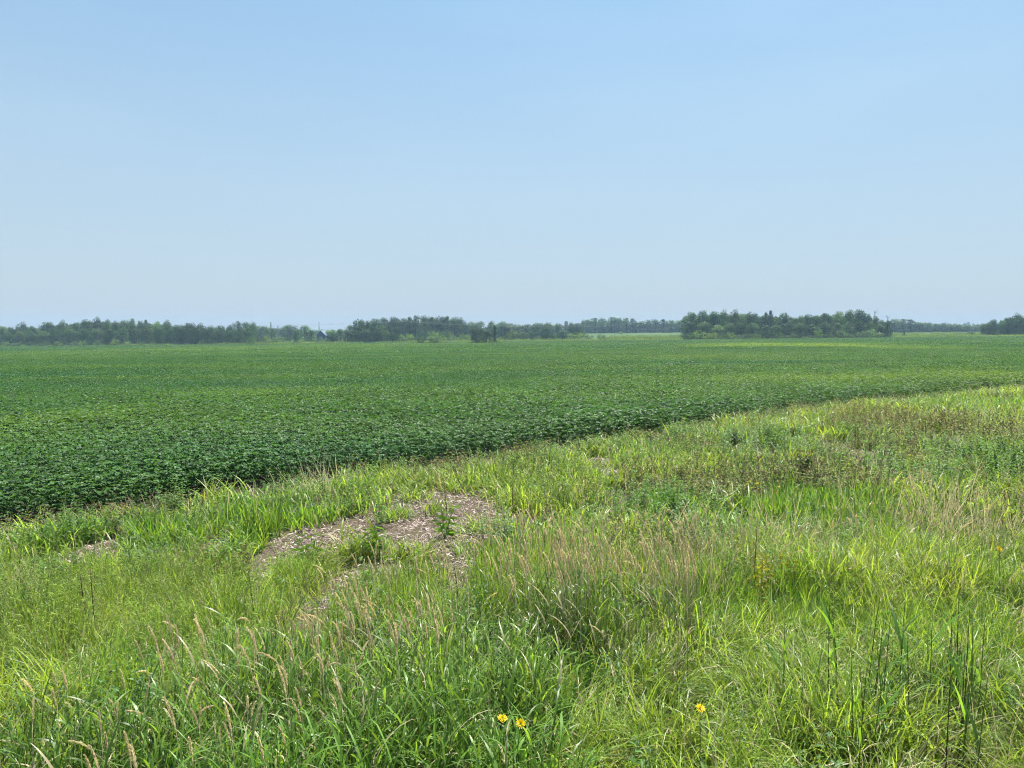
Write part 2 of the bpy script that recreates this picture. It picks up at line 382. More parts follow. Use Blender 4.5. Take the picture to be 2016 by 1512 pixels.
def make_crop():
    r = random.Random(3); protos = []
    for k in range(6): protos.append(soy_plant(r, .62, 20, True, .82).obj("p", [M["soy"]], link=False, smooth=False))
    for k in range(6): protos.append(soy_plant(r, .62, 16, False, 1.05).obj("p", [M["soy"]], link=False, smooth=False))
    for k in range(4): protos.append(soy_patch(r, .6, 430, .60, .115).obj("p", [M["soy"]], link=False, smooth=False))
    for k in range(4): protos.append(soy_patch(r, 2.2, 1500, .60, .26).obj("p", [M["soy"]], link=False, smooth=False))
    P, I = [], []
    def far_y(x): return np.interp(x, [-240, -90, -20, 20, 90, 240], [322, 318, 312, 308, 300, 300])
    # single plants near the margin, then wider patches of canopy
    g = 0.235
    ii, jj = np.meshgrid(np.arange(-170, 180), np.arange(0, 270)); x = ii.ravel() * g * 1.0; y = jj.ravel() * g
    x = x + RNG.uniform(-.09, .09, len(x)); y = y + RNG.uniform(-.09, .09, len(y))
    d = y - edge_y(x); keep = (d > 0) & (y < 42) & (np.abs(x) < 0.76 * y + 3); P.append(np.stack([x, y], 1)[keep]); I.append(RNG.integers(0, 6, keep.sum()) + np.where(y[keep] > 19, 6, 0))
    g = 0.95
    ii, jj = np.meshgrid(np.arange(-110, 130), np.arange(0, 130)); x = ii.ravel() * g; y = 20 + jj.ravel() * g
    keep = (y >= 41.4) & (y < 110) & (y - edge_y(x) > .5) & (np.abs(x) < 0.74 * y + 4); x = x + RNG.uniform(-.15, .15, len(x)); P.append(np.stack([x, y], 1)[keep]); I.append(RNG.integers(12, 16, keep.sum()))
    g = 3.4
    ii, jj = np.meshgrid(np.arange(-80, 80), np.arange(0, 90)); x = ii.ravel() * g; y = 108 + jj.ravel() * g
    keep = (y > 109) & (y < far_y(x)) & (np.abs(x) < 0.72 * y + 6); P.append(np.stack([x, y], 1)[keep]); I.append(RNG.integers(16, 20, keep.sum()))
    P = np.concatenate(P); I = np.concatenate(I); n = len(P); x, y = P[:, 0], P[:, 1]
    near = I < 12
    dd = y - edge_y(x)
    hs = 0.78 + 0.26 * fbm(x * .35, y * .35, 5) + 0.16 * (vnoise(x * .05, y * .11, 8) - .5)
    hs = hs * np.where(near, np.clip(.72 + dd * .3, .72, 1.0), 1)
    s = np.where(near[:, None], np.stack([hs, hs, hs], 1), np.stack([np.ones(n), np.ones(n), hs], 1))
    rot = np.stack([np.where(near, RNG.normal(0, .06, n), 0), np.where(near, RNG.normal(0, .06, n), 0), RNG.uniform(0, 2 * PI, n)], 1)
    rot[~near, 2] = np.round(rot[~near, 2] / (PI / 2)) * PI / 2
    # health of the crop: yellower bands and patches
    yel = np.clip((fbm(x * .06 + 3, y * .16, 12) - .5) * 1.5, -0.5, 1)
    for (px, py, rx, ry, a) in ((1560, 678, 130, 4, 2.2), (1400, 681, 60, 2, 1.0), (1780, 682, 80, 3, .8), (1650, 738, 330, 9, .95), (1960, 733, 120, 10, .9), (250, 690, 260, 5, .5), (700, 679, 250, 4, .5), (230, 806, 200, 16, .3), (80, 825, 90, 14, .15), (520, 765, 160, 8, .35), (1500, 700, 300, 5, .35), (1150, 742, 200, 6, .35)):
        gx, gy = on_ground(px, py, .58); wx = rx * gy / FPX; wy = ry * gy * gy / (FPX * 2.0)
        yel = yel + 1.5 * a * np.exp(-(((x - gx) / wx) ** 2 + ((y - gy) / wy) ** 2))
    yel = np.clip(yel, -.5, 2.2)[:, None]; br = (0.82 + 0.36 * fbm(x * .5, y * .5, 21))[:, None]
    tint = br * (np.array([[1, 1, 1.0]]) + yel * np.array([[.85, .38, .12]])) * (1 + RNG.normal(0, .07, (n, 1)))
    tint = tint + np.clip(-yel, 0, 1) * np.array([[-.1, 0, .5]])
    z = terrain(x, y)
    scatter("soybean_crop", protos, np.stack([x, y, z], 1), rot, s, I, t4(np.clip(tint, .1, 4)), "wide dark green soybean crop filling the field up to the woods", "crop")
    print("soy", n)
make_crop()

# ------------------------------------------------------------------ weedy margin
def tuft(kind, r, far=False):
    mb = MB(); q_ = 1.5 if far else 4.0; wd = 2.3 if far else 1.0; BW[0] = wd
    C = lambda k: max(2, int(k * q_))
    def base(rad):
        a, q = r.uniform(0, 2 * PI), 2.1 * rad * math.sqrt(r.random()); return (math.cos(a) * q, math.sin(a) * q, 0)
    if kind == "fine":
        az0 = r.uniform(0, 2 * PI)
        for k in range(C(30)):
            blade(mb, base(.12), az0 + r.gauss(0, 1.1), r.uniform(.28, .62), r.uniform(.0055, .0125), r.uniform(.05, .6), r.uniform(.5, 2.3), 5, 1.0 if r.random() < .09 else 0.0, 0, r)
    elif kind == "bright":
        for k in range(C(38)):
            blade(mb, base(.11), r.uniform(0, 2 * PI), r.uniform(.2, .46), r.uniform(.005, .010), r.uniform(.03, .45), r.uniform(.1, .9), 4, 1.0 if r.random() < .04 else 0.0, 0, r)
    elif kind == "fox":
        for k in range(C(34)):
            blade(mb, base(.13), r.uniform(0, 2 * PI), r.uniform(.16, .42), r.uniform(.005, .010), r.uniform(.05, .6), r.uniform(.3, 1.7), 4, 1.0 if r.random() < .10 else 0.0, 0, r)
        for k in range(C(6)):
            b = base(.12); az = r.uniform(0, 2 * PI); st = arc(b, az, r.uniform(.26, .44), r.uniform(.02, .3), .25, 3, 0, r); mb.tube(st, [.0014] * 4, 3, r.random())
            L = r.uniform(.04, .075); hd = arc(st[-1], az, L, .5, 1.5, 4, 0, r); mb.tube(hd, [.0015, .0036 * wd ** .5, .004 * wd ** .5, .003 * wd ** .5, .001], 4, r.random(), 0, 1, .3, r)
    elif kind == "canary":
        for k in range(C(6)):
            b = base(.13); az = r.uniform(0, 2 * PI); H = r.uniform(.35, .74); st = arc(b, az, H, r.uniform(0, .14), r.uniform(0, .25), 5, 0, r)
            mb.tube(st, [.0028, .0026, .0024, .0022, .002, .0014], 3, r.random())
            for j in range(6):
                t = .18 + .8 * (j + r.random() * .5) / 6; i = min(4, int(t * 5)); q = Vector(st[i]).lerp(Vector(st[i + 1]), t * 5 - i)
                blade(mb, q, r.uniform(0, 2 * PI), r.uniform(.12, .30), r.uniform(.006, .016), r.uniform(.25, .9), r.uniform(.2, 1.5), 5, 1.0 if r.random() < .08 else 0.0, 0, r)
        for k in range(C(10)):
            blade(mb, base(.14), r.uniform(0, 2 * PI), r.uniform(.25, .6), r.uniform(.004, .009), r.uniform(.05, .5), r.uniform(.1, .9), 5, 1.0 if r.random() < .12 else 0.0, 0, r)
    elif kind in ("weed", "brownweed"):
        for k in range(C(3.4)):
            b = base(.1); az = r.uniform(0, 2 * PI); H = r.uniform(.25, .55); st = arc(b, az, H, r.uniform(0, .25), .1, 3, 0, r); mb.tube(st, [.003, .0025, .002, .001], 3, r.random(), 1.0 if kind == "brownweed" and r.random() < .7 else 0)
            nl = 18 if kind == "weed" else 16
            for j in range(nl):
                t = .12 + .88 * j / nl; i = min(2, int(t * 3)); q = Vector(st[i]).lerp(Vector(st[i + 1]), t * 3 - i); a = j * 2.4 + r.uniform(-.4, .4)
                L = r.uniform(.045, .09) * (1.25 - .6 * t)
                if kind == "brownweed" and r.random() < .18:
                    mb.tube([q, q + Vector((math.cos(a) * .03, math.sin(a) * .03, .04)), q + Vector((math.cos(a) * .035, math.sin(a) * .035, .07))], [.002, .006, .001], 4, r.random(), 1.0, 0, .4, r)
                else:
                    leaflet(mb, q, Vector((math.cos(a), math.sin(a), r.uniform(-.3, .7))), Vector((0, 0, 1)), L, L * r.uniform(.28, .5), r.random(), 1.0 if kind == "brownweed" and r.random() < .2 else 0.0, .15)
    elif kind == "low":
        for k in range(C(16)):
            blade(mb, base(.12), r.uniform(0, 2 * PI), r.uniform(.05, .17), r.uniform(.003, .006), r.uniform(.2, 1.0), r.uniform(.2, 1.0), 3, 1.0 if r.random() < .2 else 0.0, 0, r)
    elif kind == "dry":
        az0 = r.uniform(0, 2 * PI)
        for k in range(C(13)):
            az = az0 + r.gauss(0, .9); blade(mb, base(.14), az, r.uniform(.35, .8), r.uniform(.002, .0045), r.uniform(.05, .7), r.uniform(0, .8), 4, 0.0, 0, r)
        for k in range(C(6)):
            blade(mb, base(.12), r.uniform(0, 2 * PI), r.uniform(.1, .25), r.uniform(.006, .012), r.uniform(.3, 1.2), r.uniform(.5, 2.2), 4, 0.0, 0, r)
    if kind not in ("low",):                                     # strays of other plants and dead stems grow through every tuft
        for k in range(C(1.3)):
            blade(mb, base(.15), r.uniform(0, 2 * PI), r.uniform(.25, .62), r.uniform(.0022, .0045), r.uniform(.02, .6), r.uniform(0, .9), 4, 0.0, 2, r)
        for k in range(C(2.6)):
            blade(mb, base(.15), r.uniform(0, 2 * PI), r.uniform(.2, .5), r.uniform(.005, .010), r.uniform(.05, .6), r.uniform(.2, 1.6), 4, 0.0, 3 if r.random() < .5 else 4, r)
        for k in range(C(.7)):
            b = base(.15); H = r.uniform(.15, .42); st = arc(b, r.uniform(0, 6.28), H, r.uniform(0, .3), .1, 3, 0, r); mb.tube(st, [.002, .002, .0015, .001], 3, r.random(), 0, 5)
            for j in range(9):
                t = .2 + .78 * j / 9; i = int(t * 3); q = Vector(st[i]).lerp(Vector(st[i + 1]), t * 3 - i); a = j * 2.4; L = r.uniform(.03, .065); leaflet(mb, q, Vector((math.cos(a), math.sin(a), r.uniform(-.2, .7))), Vector((0, 0, 1)), L, L * r.uniform(.3, .6), r.random(), 0, .15, False, 5)
    return mb
KINDS = ["fine", "bright", "fox", "canary", "weed", "brownweed", "low", "dry"]
TUFT_MATS = {"fine": ["fine"], "bright": ["bright"], "fox": ["fox", "foxhead"], "canary": ["canary"], "weed": ["weed"], "brownweed": ["brownweed"], "low": ["fine"], "dry": ["dry"]}
# what grows where: (kind, photo x, photo y of the plant tops, half-width, half-height, top height, weight)
ZONES = [
    ("fox", 250, 1190, 330, 100, .3, 1.0), ("fox", 120, 1075, 190, 40, .3, .7), ("fox", 950, 930, 200, 34, .35, 1.1), ("fox", 1250, 890, 130, 22, .3, .8), ("fox", 620, 1130, 140, 50, .25, .7),
    ("bright", 480, 1000, 230, 36, .35, 1.2), ("bright", 1640, 975, 200, 40, .35, 1.2), ("bright", 1050, 1060, 150, 50, .35, 1.0), ("bright", 1950, 785, 130, 16, .35, 1.2), ("bright", 1500, 1150, 300, 60, .35, .65), ("bright", 760, 1120, 90, 50, .3, .8), ("bright", 1350, 955, 120, 30, .3, .6), ("bright", 1900, 1150, 160, 60, .35, .7),
    ("canary", 560, 1440, 520, 120, .6, 1.2), ("canary", 830, 1290, 300, 75, .55, 1.1), ("canary", 1130, 1230, 150, 50, .4, .6), ("canary", 200, 1400, 260, 100, .75, .6), ("canary", 1080, 1420, 150, 90, .6, .7), ("canary", 1830, 1260, 160, 80, .7, .6),
    ("fine", 1600, 1330, 420, 150, .35, 1.25), ("fine", 1350, 1450, 300, 90, .35, 1.2), ("fine", 1750, 1100, 250, 70, .35, .8), ("fine", 60, 1330, 150, 60, .35, .8), ("fine", 1850, 1450, 220, 80, .4, 1.0),
    ("weed", 1500, 850, 200, 20, .4, 1.0), ("weed", 1960, 880, 90, 50, .4, 1.2), ("weed", 1760, 905, 100, 22, .35, 1.0), ("weed", 1320, 965, 90, 22, .4, .6), ("weed", 1250, 1270, 110, 40, .5, .6), ("weed", 250, 1040, 180, 16, .25, .5), ("weed", 1480, 1040, 160, 25, .3, .5),
    ("brownweed", 1850, 830, 160, 34, .4, 1.1), ("brownweed", 1430, 925, 160, 26, .4, 1.0), ("brownweed", 1690, 870, 90, 26, .35, 1.1), ("brownweed", 1370, 860, 60, 12, .35, .9), ("brownweed", 900, 905, 130, 14, .3, .7), ("brownweed", 1240, 935, 90, 20, .35, .8), ("brownweed", 1640, 920, 80, 20, .35, .9),
    ("dry", 1200, 1080, 230, 45, .5, .55), ("dry", 1560, 1035, 140, 34, .4, .75), ("dry", 1850, 985, 200, 34, .5, .7), ("dry", 420, 965, 220, 12, .2, .5), ("dry", 1840, 1400, 170, 90, .35, .85),
]
BARE = [(855, 1020, 112, 46, 1.2), (602, 1080, 66, 34, 1.15), (695, 1050, 52, 28, .95), (690, 1150, 34, 36, .85), (915, 1095, 40, 46, .9), (790, 1075, 90, 18, .5), (190, 1090, 58, 24, .62), (450, 1072, 24, 14, .8),
        (1440, 884, 34, 7, .8), (1665, 892, 50, 18, .55), (1850, 864, 26, 6, .7), (1180, 918, 28, 16, .75)]
def zone_field(x, y, entries, stretch=0.0):
    best = np.zeros(len(x))
    for (px, py, rx, ry, h, w) in entries:
        gx, gy = on_ground(px, py, h); wx = rx * gy / FPX; wy = max(ry * gy * gy / (FPX * (CAM_Z - h)), .12)
        best = np.maximum(best, w * np.exp(-.7 * (((x - gx) / wx) ** 2 + ((y - gy) / wy) ** 2) ** 1.5))
    return best
def bare_field(x, y):
    b = np.zeros(len(x))
    for (px, py, rx, ry, w) in BARE:
        gx, gy = on_ground(px, py); wx = rx * gy / FPX; wy = ry * gy * gy / (FPX * CAM_Z)
        # low growth reaches a little in front of each bare patch so that it can be seen over the grass
        dy = (y - gy); dy = np.where(dy < 0, dy / (wy + 1.15), dy / wy)
        b = np.maximum(b, w * np.clip(1.5 - 1.05 * np.sqrt(((x - gx) / wx) ** 2 + dy ** 2) + 1.9 * (fbm(x * 2.9, y * 2.9, 31) - .5), 0, 1))
    return np.clip(b, 0, 1)
def make_margin():
    N = 12300
    # more tufts close by; candidates spread over the wedge seen by a viewer on the bank
    y = 1.9 + (np.sqrt(RNG.random(N)) * 1.0) ** 1.25 * 36; x = RNG.uniform(-1, 1, N) * (0.74 * y + 1.8)
    keep = y < edge_y(x) - np.where(x < 2, .42, .15) + .45 * vnoise(x * 1.7, y * .3, 44)
    x, y = x[keep], y[keep]
    thin = np.clip(1.25 - y / 50, .5, 1); keep = RNG.random(len(x)) < thin; x, y = x[keep], y[keep]
    n0 = 900; xx = RNG.uniform(-6, 7.5, n0); yy = RNG.uniform(1.9, 9.5, n0); k = (np.abs(xx) < .74 * yy + 1.8) & (yy < edge_y(xx) - .2)
    x = np.concatenate([x, xx[k]]); y = np.concatenate([y, yy[k]])
    n = len(x)
    W = np.zeros((len(KINDS), n))
    for i, k in enumerate(KINDS):
        W[i] = zone_field(x, y, [z[1:] for z in ZONES if z[0] == k]) + .8 * fbm(x * 1.4 + 17 * i, y * 1.4, 60 + i) + RNG.random(n) * .8
    zc = zone_field(x, y, [z[1:] for z in ZONES if z[0] == "canary"]); W[KINDS.index("canary")] -= np.where(zc < .3, .55, 0); W[KINDS.index("low")] = -1; W[KINDS.index("dry")] -= .2; W[KINDS.index("canary")] -= np.where(y > 8.5, .5, .05); W[KINDS.index("brownweed")] -= np.where(y < 8, .45, .05); W[KINDS.index("weed")] -= .08
    ned = np.clip(1 - (edge_y(x) - y) / 1.6, 0, 1); W[KINDS.index("weed")] += .45 * ned; W[KINDS.index("brownweed")] += .3 * ned; W[KINDS.index("bright")] -= .25 * ned
    kind = W.argmax(0)
    bare = bare_field(x, y)
    roll = RNG.random(n)
    gone = bare > .2 + .55 * roll; lowv = (bare > .08 + .3 * roll) & ~gone
    stay = ~gone | (RNG.random(n) < .17)
    kind = np.where(lowv | (gone & stay), KINDS.index("low"), kind)
    kind = np.where(gone & stay & (RNG.random(n) < .3), KINDS.index("bright"), kind)
    x, y, kind, bare = x[stay], y[stay], kind[stay], bare[stay]; n = len(x)
    hs = (.45 + 1.1 * fbm(x * 2.0, y * 2.0, 70)) * RNG.uniform(.75, 1.25, n)
    hs = np.where((kind == KINDS.index("bright")) & (y > 6.5), hs * np.clip(1.05 - .05 * (y - 6.5), .68, 1), hs)
    near_edge = np.clip((edge_y(x) - y) / 2.0, 0, 1); hs = hs * (.5 + .5 * near_edge)
    hs = np.where(kind == KINDS.index("canary"), np.clip(hs, .5, 1.08), hs)
    hs = np.where((bare > .05) & (kind != KINDS.index("low")), hs * .75, hs)
    labels = {"fine": ("meadow_grass", "matted fine yellow-green grass arching over on the near bank"), "bright": ("fresh_grass", "bright green upright grass in patches along the field margin"),
              "fox": ("foxtail_grass", "yellow-green foxtail grass with small drooping pale heads"), "canary": ("tall_grass", "tall dark green broad-bladed grass along the near bank"),
              "weed": ("leafy_weeds", "green broad-leaved weeds scattered beside the soybean crop"), "brownweed": ("drying_weeds", "brownish olive drying weeds along the field margin"),
              "low": ("sparse_grass", "short sparse grass blades around the bare straw patches"), "dry": ("dead_grass", "tan dead grass stems tangled among the green grass")}
    cols = {"fine": (1, 1, 1), "bright": (1, 1, 1), "fox": (1, 1, 1), "canary": (1, 1, 1), "weed": (1, 1, 1), "brownweed": (1, 1, 1), "low": (.8, .85, .8), "dry": (1, 1, 1)}
    for i, k in enumerate(KINDS):
        s = kind == i; m = int(s.sum()); r = random.Random(100 + i)
        protos = [tuft(k, r, f).obj("p", [M[q] for q in (TUFT_MATS[k] * 2)[:2] + ["dry", "fine", "canary", "weed"]], link=False) for f in (False, True) for _ in range(9)]
        px, py = x[s], y[s]; h = hs[s]
        warm = np.clip((fbm(px * .8, py * .8, 80) - .5) * 2, -1, 1)[:, None]; br = (.78 + .44 * fbm(px * 1.9, py * 1.9, 85))[:, None] * (1 + RNG.normal(0, .10, (m, 1)))
        tint = np.array([cols[k]]) * br * (1 + warm * np.array([[.18, .04, .0]]))
        rot = np.stack([RNG.normal(0, .05, m), RNG.normal(0, .05, m), RNG.uniform(0, 2 * PI, m)], 1)
        far = np.clip(.9 + py / 60, 1, 1.4)                      # coarser tufts farther off
        scatter(labels[k][0], protos, np.stack([px, py, terrain(px, py) - .01], 1), rot, np.stack([far, far, h], 1) * np.clip(h, .8, 1.1)[:, None] ** .3, RNG.integers(0, 9, m) + np.where(py > 8.5, 9, 0), t4(np.clip(tint, .2, 3)), labels[k][1], "grass" if "grass" in labels[k][0] else "weeds")
        print(k, m)
make_margin()

def make_straw():
    """broken stalks and leaf litter lying on the bare patches"""
    r = random.Random(8); mb = MB()
    N = 260000; y = 4 + RNG.random(N) * 24; x = RNG.uniform(-1, 1, N) * (.74 * y + 1)
    b = bare_field(x, y); ok = (b > .3 + .3 * RNG.random(N)) & (y > 7) & (y < edge_y(x) + .1)
    extra = (RNG.random(N) < .012) & (y < edge_y(x) + .3)
    for px, py, zz in zip(x[ok | extra], y[ok | extra], terrain(x[ok | extra], y[ok | extra])):
        az = r.uniform(0, 2 * PI); L = r.uniform(.02, .10) * (1.6 if r.random() < .08 else 1); w = r.uniform(.005, .013) if r.random() < .35 else r.uniform(.002, .006)
        z0 = zz + .012 + r.random() * .035; tl = r.gauss(0, .16); c, s = math.cos(az), math.sin(az)
        path = [(px + c * L * t, py + s * L * t, z0 + tl * L * t + .03 * L * math.sin(PI * t) * r.uniform(0, 3)) for t in (0, .5, 1)]
        rr = r.gauss(0, .45)
        mb.strip(path, [w, w * 1.1, w * .6], (-s * math.cos(rr), c * math.cos(rr), math.sin(rr)), r.random(), (1.0 if r.random() < .5 else .5) if r.random() < .36 else 0.0)
    o = mb.obj("straw_litter", [M["straw"]], smooth=False)
    tag(o, "pinkish tan broken stalks and straw lying on bare ground patches", "straw", kind="stuff")
    print("straw", len(mb.f))
make_straw()

# ------------------------------------------------------------------ trees
ORD = "first second third fourth fifth sixth seventh eighth ninth tenth eleventh twelfth thirteenth fourteenth fifteenth sixteenth seventeenth eighteenth nineteenth twentieth".split()
ORD += ["twenty-" + w for w in ORD[:9]] + ["thirtieth"]
def tree_meshes(kind, r, mat):
    """unit-height tree: (crown mesh, trunk mesh); clumps of leaf sprays on limbs"""
    cr, tr = MB(), MB(); blobs = []
    if kind == "round":
        for k in range(21):
            t = (k + r.random()) / 21; z = .16 + .72 * t; w = .30 * math.sin(PI * min(1, .18 + .82 * (z - .05))) ** .6; a = k * 2.4 + r.random()
            q = w * r.uniform(.35, 1.0); blobs.append((math.cos(a) * q, math.sin(a) * q, z, r.uniform(.10, .16), r.uniform(.10, .16)))
        for k in range(5): a = k * 1.26; blobs.append((math.cos(a) * .2, math.sin(a) * .2, .08, .17, .09))
        blobs.append((r.uniform(-.06, .06), 0, .87, .15, .13)); blobs.append((r.uniform(-.18, .18), r.uniform(-.15, .15), .79, .15, .15)); blobs.append((r.uniform(-.2, .2), r.uniform(-.15, .15), .70, .16, .15))
    elif kind == "tall":
        for k in range(3): blobs.append((math.cos(k * 2.1) * .08, math.sin(k * 2.1) * .08, .06, .10, .08))
        for k in range(16):
            t = k / 15; z = .10 + .80 * t; a = k * 2.4 + r.random(); q = .15 * (1 - .55 * t) * r.uniform(.4, 1.1); blobs.append((math.cos(a) * q, math.sin(a) * q, z, r.uniform(.07, .11) * (1.15 - .5 * t), r.uniform(.09, .13)))
        blobs.append((0, 0, .93, .05, .07))
    elif kind == "bush":
        for k in range(15):
            a = k * 2.4 + r.random(); q = .62 * math.sqrt(r.random()); z = .12 + .66 * r.random() * math.sqrt(max(.05, 1 - (q / .75) ** 2)); blobs.append((math.cos(a) * q, math.sin(a) * q, z, r.uniform(.18, .28), r.uniform(.15, .24)))
    elif kind == "conifer":
        for k in range(22):
            t = k / 21; z = .06 + .86 * t; a = k * 2.4; q = .17 * (1 - t) * r.uniform(.6, 1.1); blobs.append((math.cos(a) * q, math.sin(a) * q, z, .09 * (1 - .75 * t) + .012, .045))
    for (bx, by, bz, br, bh) in blobs:
        n = int({"round": 120, "tall": 95, "bush": 95, "conifer": 45}[kind] * r.uniform(.8, 1.2)); shade = r.random()
        for k in range(n):
            u, v = r.uniform(0, 2 * PI), math.acos(r.uniform(-.75, 1)); q = r.uniform(.35, 1.05) ** .6
            d = Vector((math.sin(v) * math.cos(u), math.sin(v) * math.sin(u), math.cos(v)))
            p = Vector((bx + d.x * br * q, by + d.y * br * q, max(.01, bz + d.z * bh * q)))
            nrm = (d + Vector((r.gauss(0, .5), r.gauss(0, .5), r.gauss(0, .5) + .3))).normalized(); ax = nrm.cross(Vector((r.gauss(0, 1), r.gauss(0, 1), r.gauss(0, 1)))).normalized()
            L = r.uniform(.022, .044) * {"round": 1.0, "tall": .9, "bush": 1.7, "conifer": .75}[kind]
            leaflet(cr, p, ax, nrm, L, L * r.uniform(.6, .95), min(1, max(0, shade + r.uniform(-.35, .35))), 0, .1, False)
    if kind != "bush":
        tr.tube([(0, 0, -.03), (.004, .003, .3), (-.004, .004, .6), (0, 0, .86)], [.022, .017, .011, .003], 6, .5)
        for (bx, by, bz, br, bh) in blobs[::2]:
            z0 = max(.08, bz - .16); tr.tube([(0, 0, z0), (bx * .55, by * .55, z0 + .08), (bx, by, bz)], [.010, .006, .002], 4, .5)
    else:
        for (bx, by, bz, br, bh) in blobs[::2]: tr.tube([(bx * .15, by * .15, -.05), (bx * .6, by * .6, bz * .6), (bx, by, bz)], [.03, .018, .006], 4, .5)
    return cr.mesh("crown", [mat], False), tr.mesh("trunk", [M["bark"]])
_r = random.Random(77)
TREE = {k: [tree_meshes(k, _r, M["tree"]) for _ in range(n)] for k, n in (("round", 6), ("tall", 4), ("bush", 5), ("conifer", 2))}
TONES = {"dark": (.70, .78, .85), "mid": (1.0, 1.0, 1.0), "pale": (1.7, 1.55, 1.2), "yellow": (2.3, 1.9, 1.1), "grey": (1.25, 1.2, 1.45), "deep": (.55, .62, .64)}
BASE_W = {"round": .84, "tall": .44, "bush": 1.62, "conifer": .40}
_tc = [0]
def plant_tree(name, cat, px, top, wpx, kind, depth, tone, label, group):
    x, ztop = at_depth(px, top, depth); y = depth; z0 = float(terrain(x, y)); H = max(ztop - z0, .8); W = wpx * depth / FPX
    _tc[0] += 1; r = random.Random(_tc[0] * 13)
    cm, tm = TREE[kind][r.randrange(len(TREE[kind]))]
    e = bpy.data.objects.new(name, None); e.empty_display_size = .5; COL.objects.link(e)
    e.location = (x, y, z0); e.rotation_euler = (0, 0, r.uniform(0, 2 * PI)); s = W * ((1.14 if kind == "round" else 1.1) * (1.3 if depth > 405 and kind != "conifer" else 1)) / BASE_W[kind]; e.scale = (s, s, H)
    tag(e, label, cat, group, "thing")
    t = TONES[tone]; j = r.uniform(.85, 1.15)
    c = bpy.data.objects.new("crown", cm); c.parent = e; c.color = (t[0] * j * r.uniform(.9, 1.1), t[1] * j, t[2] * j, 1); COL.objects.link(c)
    b = bpy.data.objects.new("trunk" if kind != "bush" else "stems", tm); b.parent = e; COL.objects.link(b)
    return e
SHAPE = {"round": "round-crowned", "tall": "tall narrow", "conifer": "pointed evergreen", "bush": "low rounded"}
TONEW = {"dark": "dark green", "mid": "mid green", "pale": "pale green", "yellow": "yellow-green", "grey": "grey-green", "deep": "very dark green"}
def belt(rows, place, group, depth, name="tree", cat="tree"):
    rows = sorted(rows, key=lambda q: q[0])
    for i, row in enumerate(rows):
        px, top, w, kind, tone = row[:5]; top = top + (hash2(px, 3.0, 5) - .45) * (3 if kind != "bush" else 2); d = row[5] if len(row) > 5 else depth
        own = row[6] if len(row) > 6 else None
        lab = own or "%s %s %s, %s from left %s" % (TONEW[tone], SHAPE[kind], cat, ORD[i], place)
        plant_tree(name, cat, px, top, w, kind, d, tone, lab, group)
# left woodland, back row against the sky
belt([(4, 641, 26, "round", "grey"), (24, 643, 22, "round", "dark"), (43, 633, 28, "round", "mid"), (64, 640, 22, "round", "dark"), (92, 632, 40, "round", "dark"), (124, 632, 26, "round", "mid"), (150, 635, 26, "round", "dark"),
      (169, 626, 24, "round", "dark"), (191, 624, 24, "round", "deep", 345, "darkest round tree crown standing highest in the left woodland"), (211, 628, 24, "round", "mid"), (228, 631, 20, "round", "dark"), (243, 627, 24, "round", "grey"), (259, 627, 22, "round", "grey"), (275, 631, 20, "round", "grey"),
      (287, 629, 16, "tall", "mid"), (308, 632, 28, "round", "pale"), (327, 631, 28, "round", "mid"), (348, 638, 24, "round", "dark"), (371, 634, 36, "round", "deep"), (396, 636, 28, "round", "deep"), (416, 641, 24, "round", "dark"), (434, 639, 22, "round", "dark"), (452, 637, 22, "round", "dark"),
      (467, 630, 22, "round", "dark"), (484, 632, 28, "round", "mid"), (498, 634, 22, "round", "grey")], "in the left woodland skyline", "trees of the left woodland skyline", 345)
belt([(14, 655, 30, "round", "dark"), (36, 652, 30, "round", "mid"), (60, 652, 28, "round", "dark"), (84, 650, 32, "round", "mid"), (110, 648, 30, "round", "dark"), (138, 646, 32, "round", "mid"), (164, 645, 30, "round", "dark"), (190, 646, 32, "round", "mid"), (216, 646, 30, "round", "dark"), (240, 645, 30, "round", "mid"),
      (264, 645, 30, "round", "dark"), (290, 644, 30, "round", "mid"), (314, 642, 28, "round", "mid"), (334, 645, 26, "round", "dark"), (356, 645, 30, "round", "deep"), (384, 645, 32, "round", "deep"), (408, 647, 26, "round", "deep"), (430, 648, 26, "round", "deep"), (450, 648, 26, "round", "dark"), (470, 645, 26, "round", "mid"), (490, 643, 26, "round", "mid")],
     "in the left woodland's front row", "trees in the front row of the left woodland", 333)
belt([(8, 668, 24, "bush", "pale"), (32, 670, 26, "bush", "mid"), (58, 669, 22, "bush", "grey"), (88, 668, 24, "bush", "mid"), (112, 669, 20, "bush", "pale"), (146, 667, 24, "bush", "grey"), (164, 668, 20, "bush", "pale"), (192, 665, 20, "bush", "grey"), (226, 664, 22, "bush", "pale"), (248, 669, 22, "bush", "yellow"), (278, 669, 18, "bush", "mid"), (398, 667, 16, "bush", "mid"), (446, 668, 18, "bush", "mid"), (494, 660, 22, "bush", "pale")],
     "along the foot of the left woodland", "bushes at the foot of the left woodland", 324, "bush", "bush")
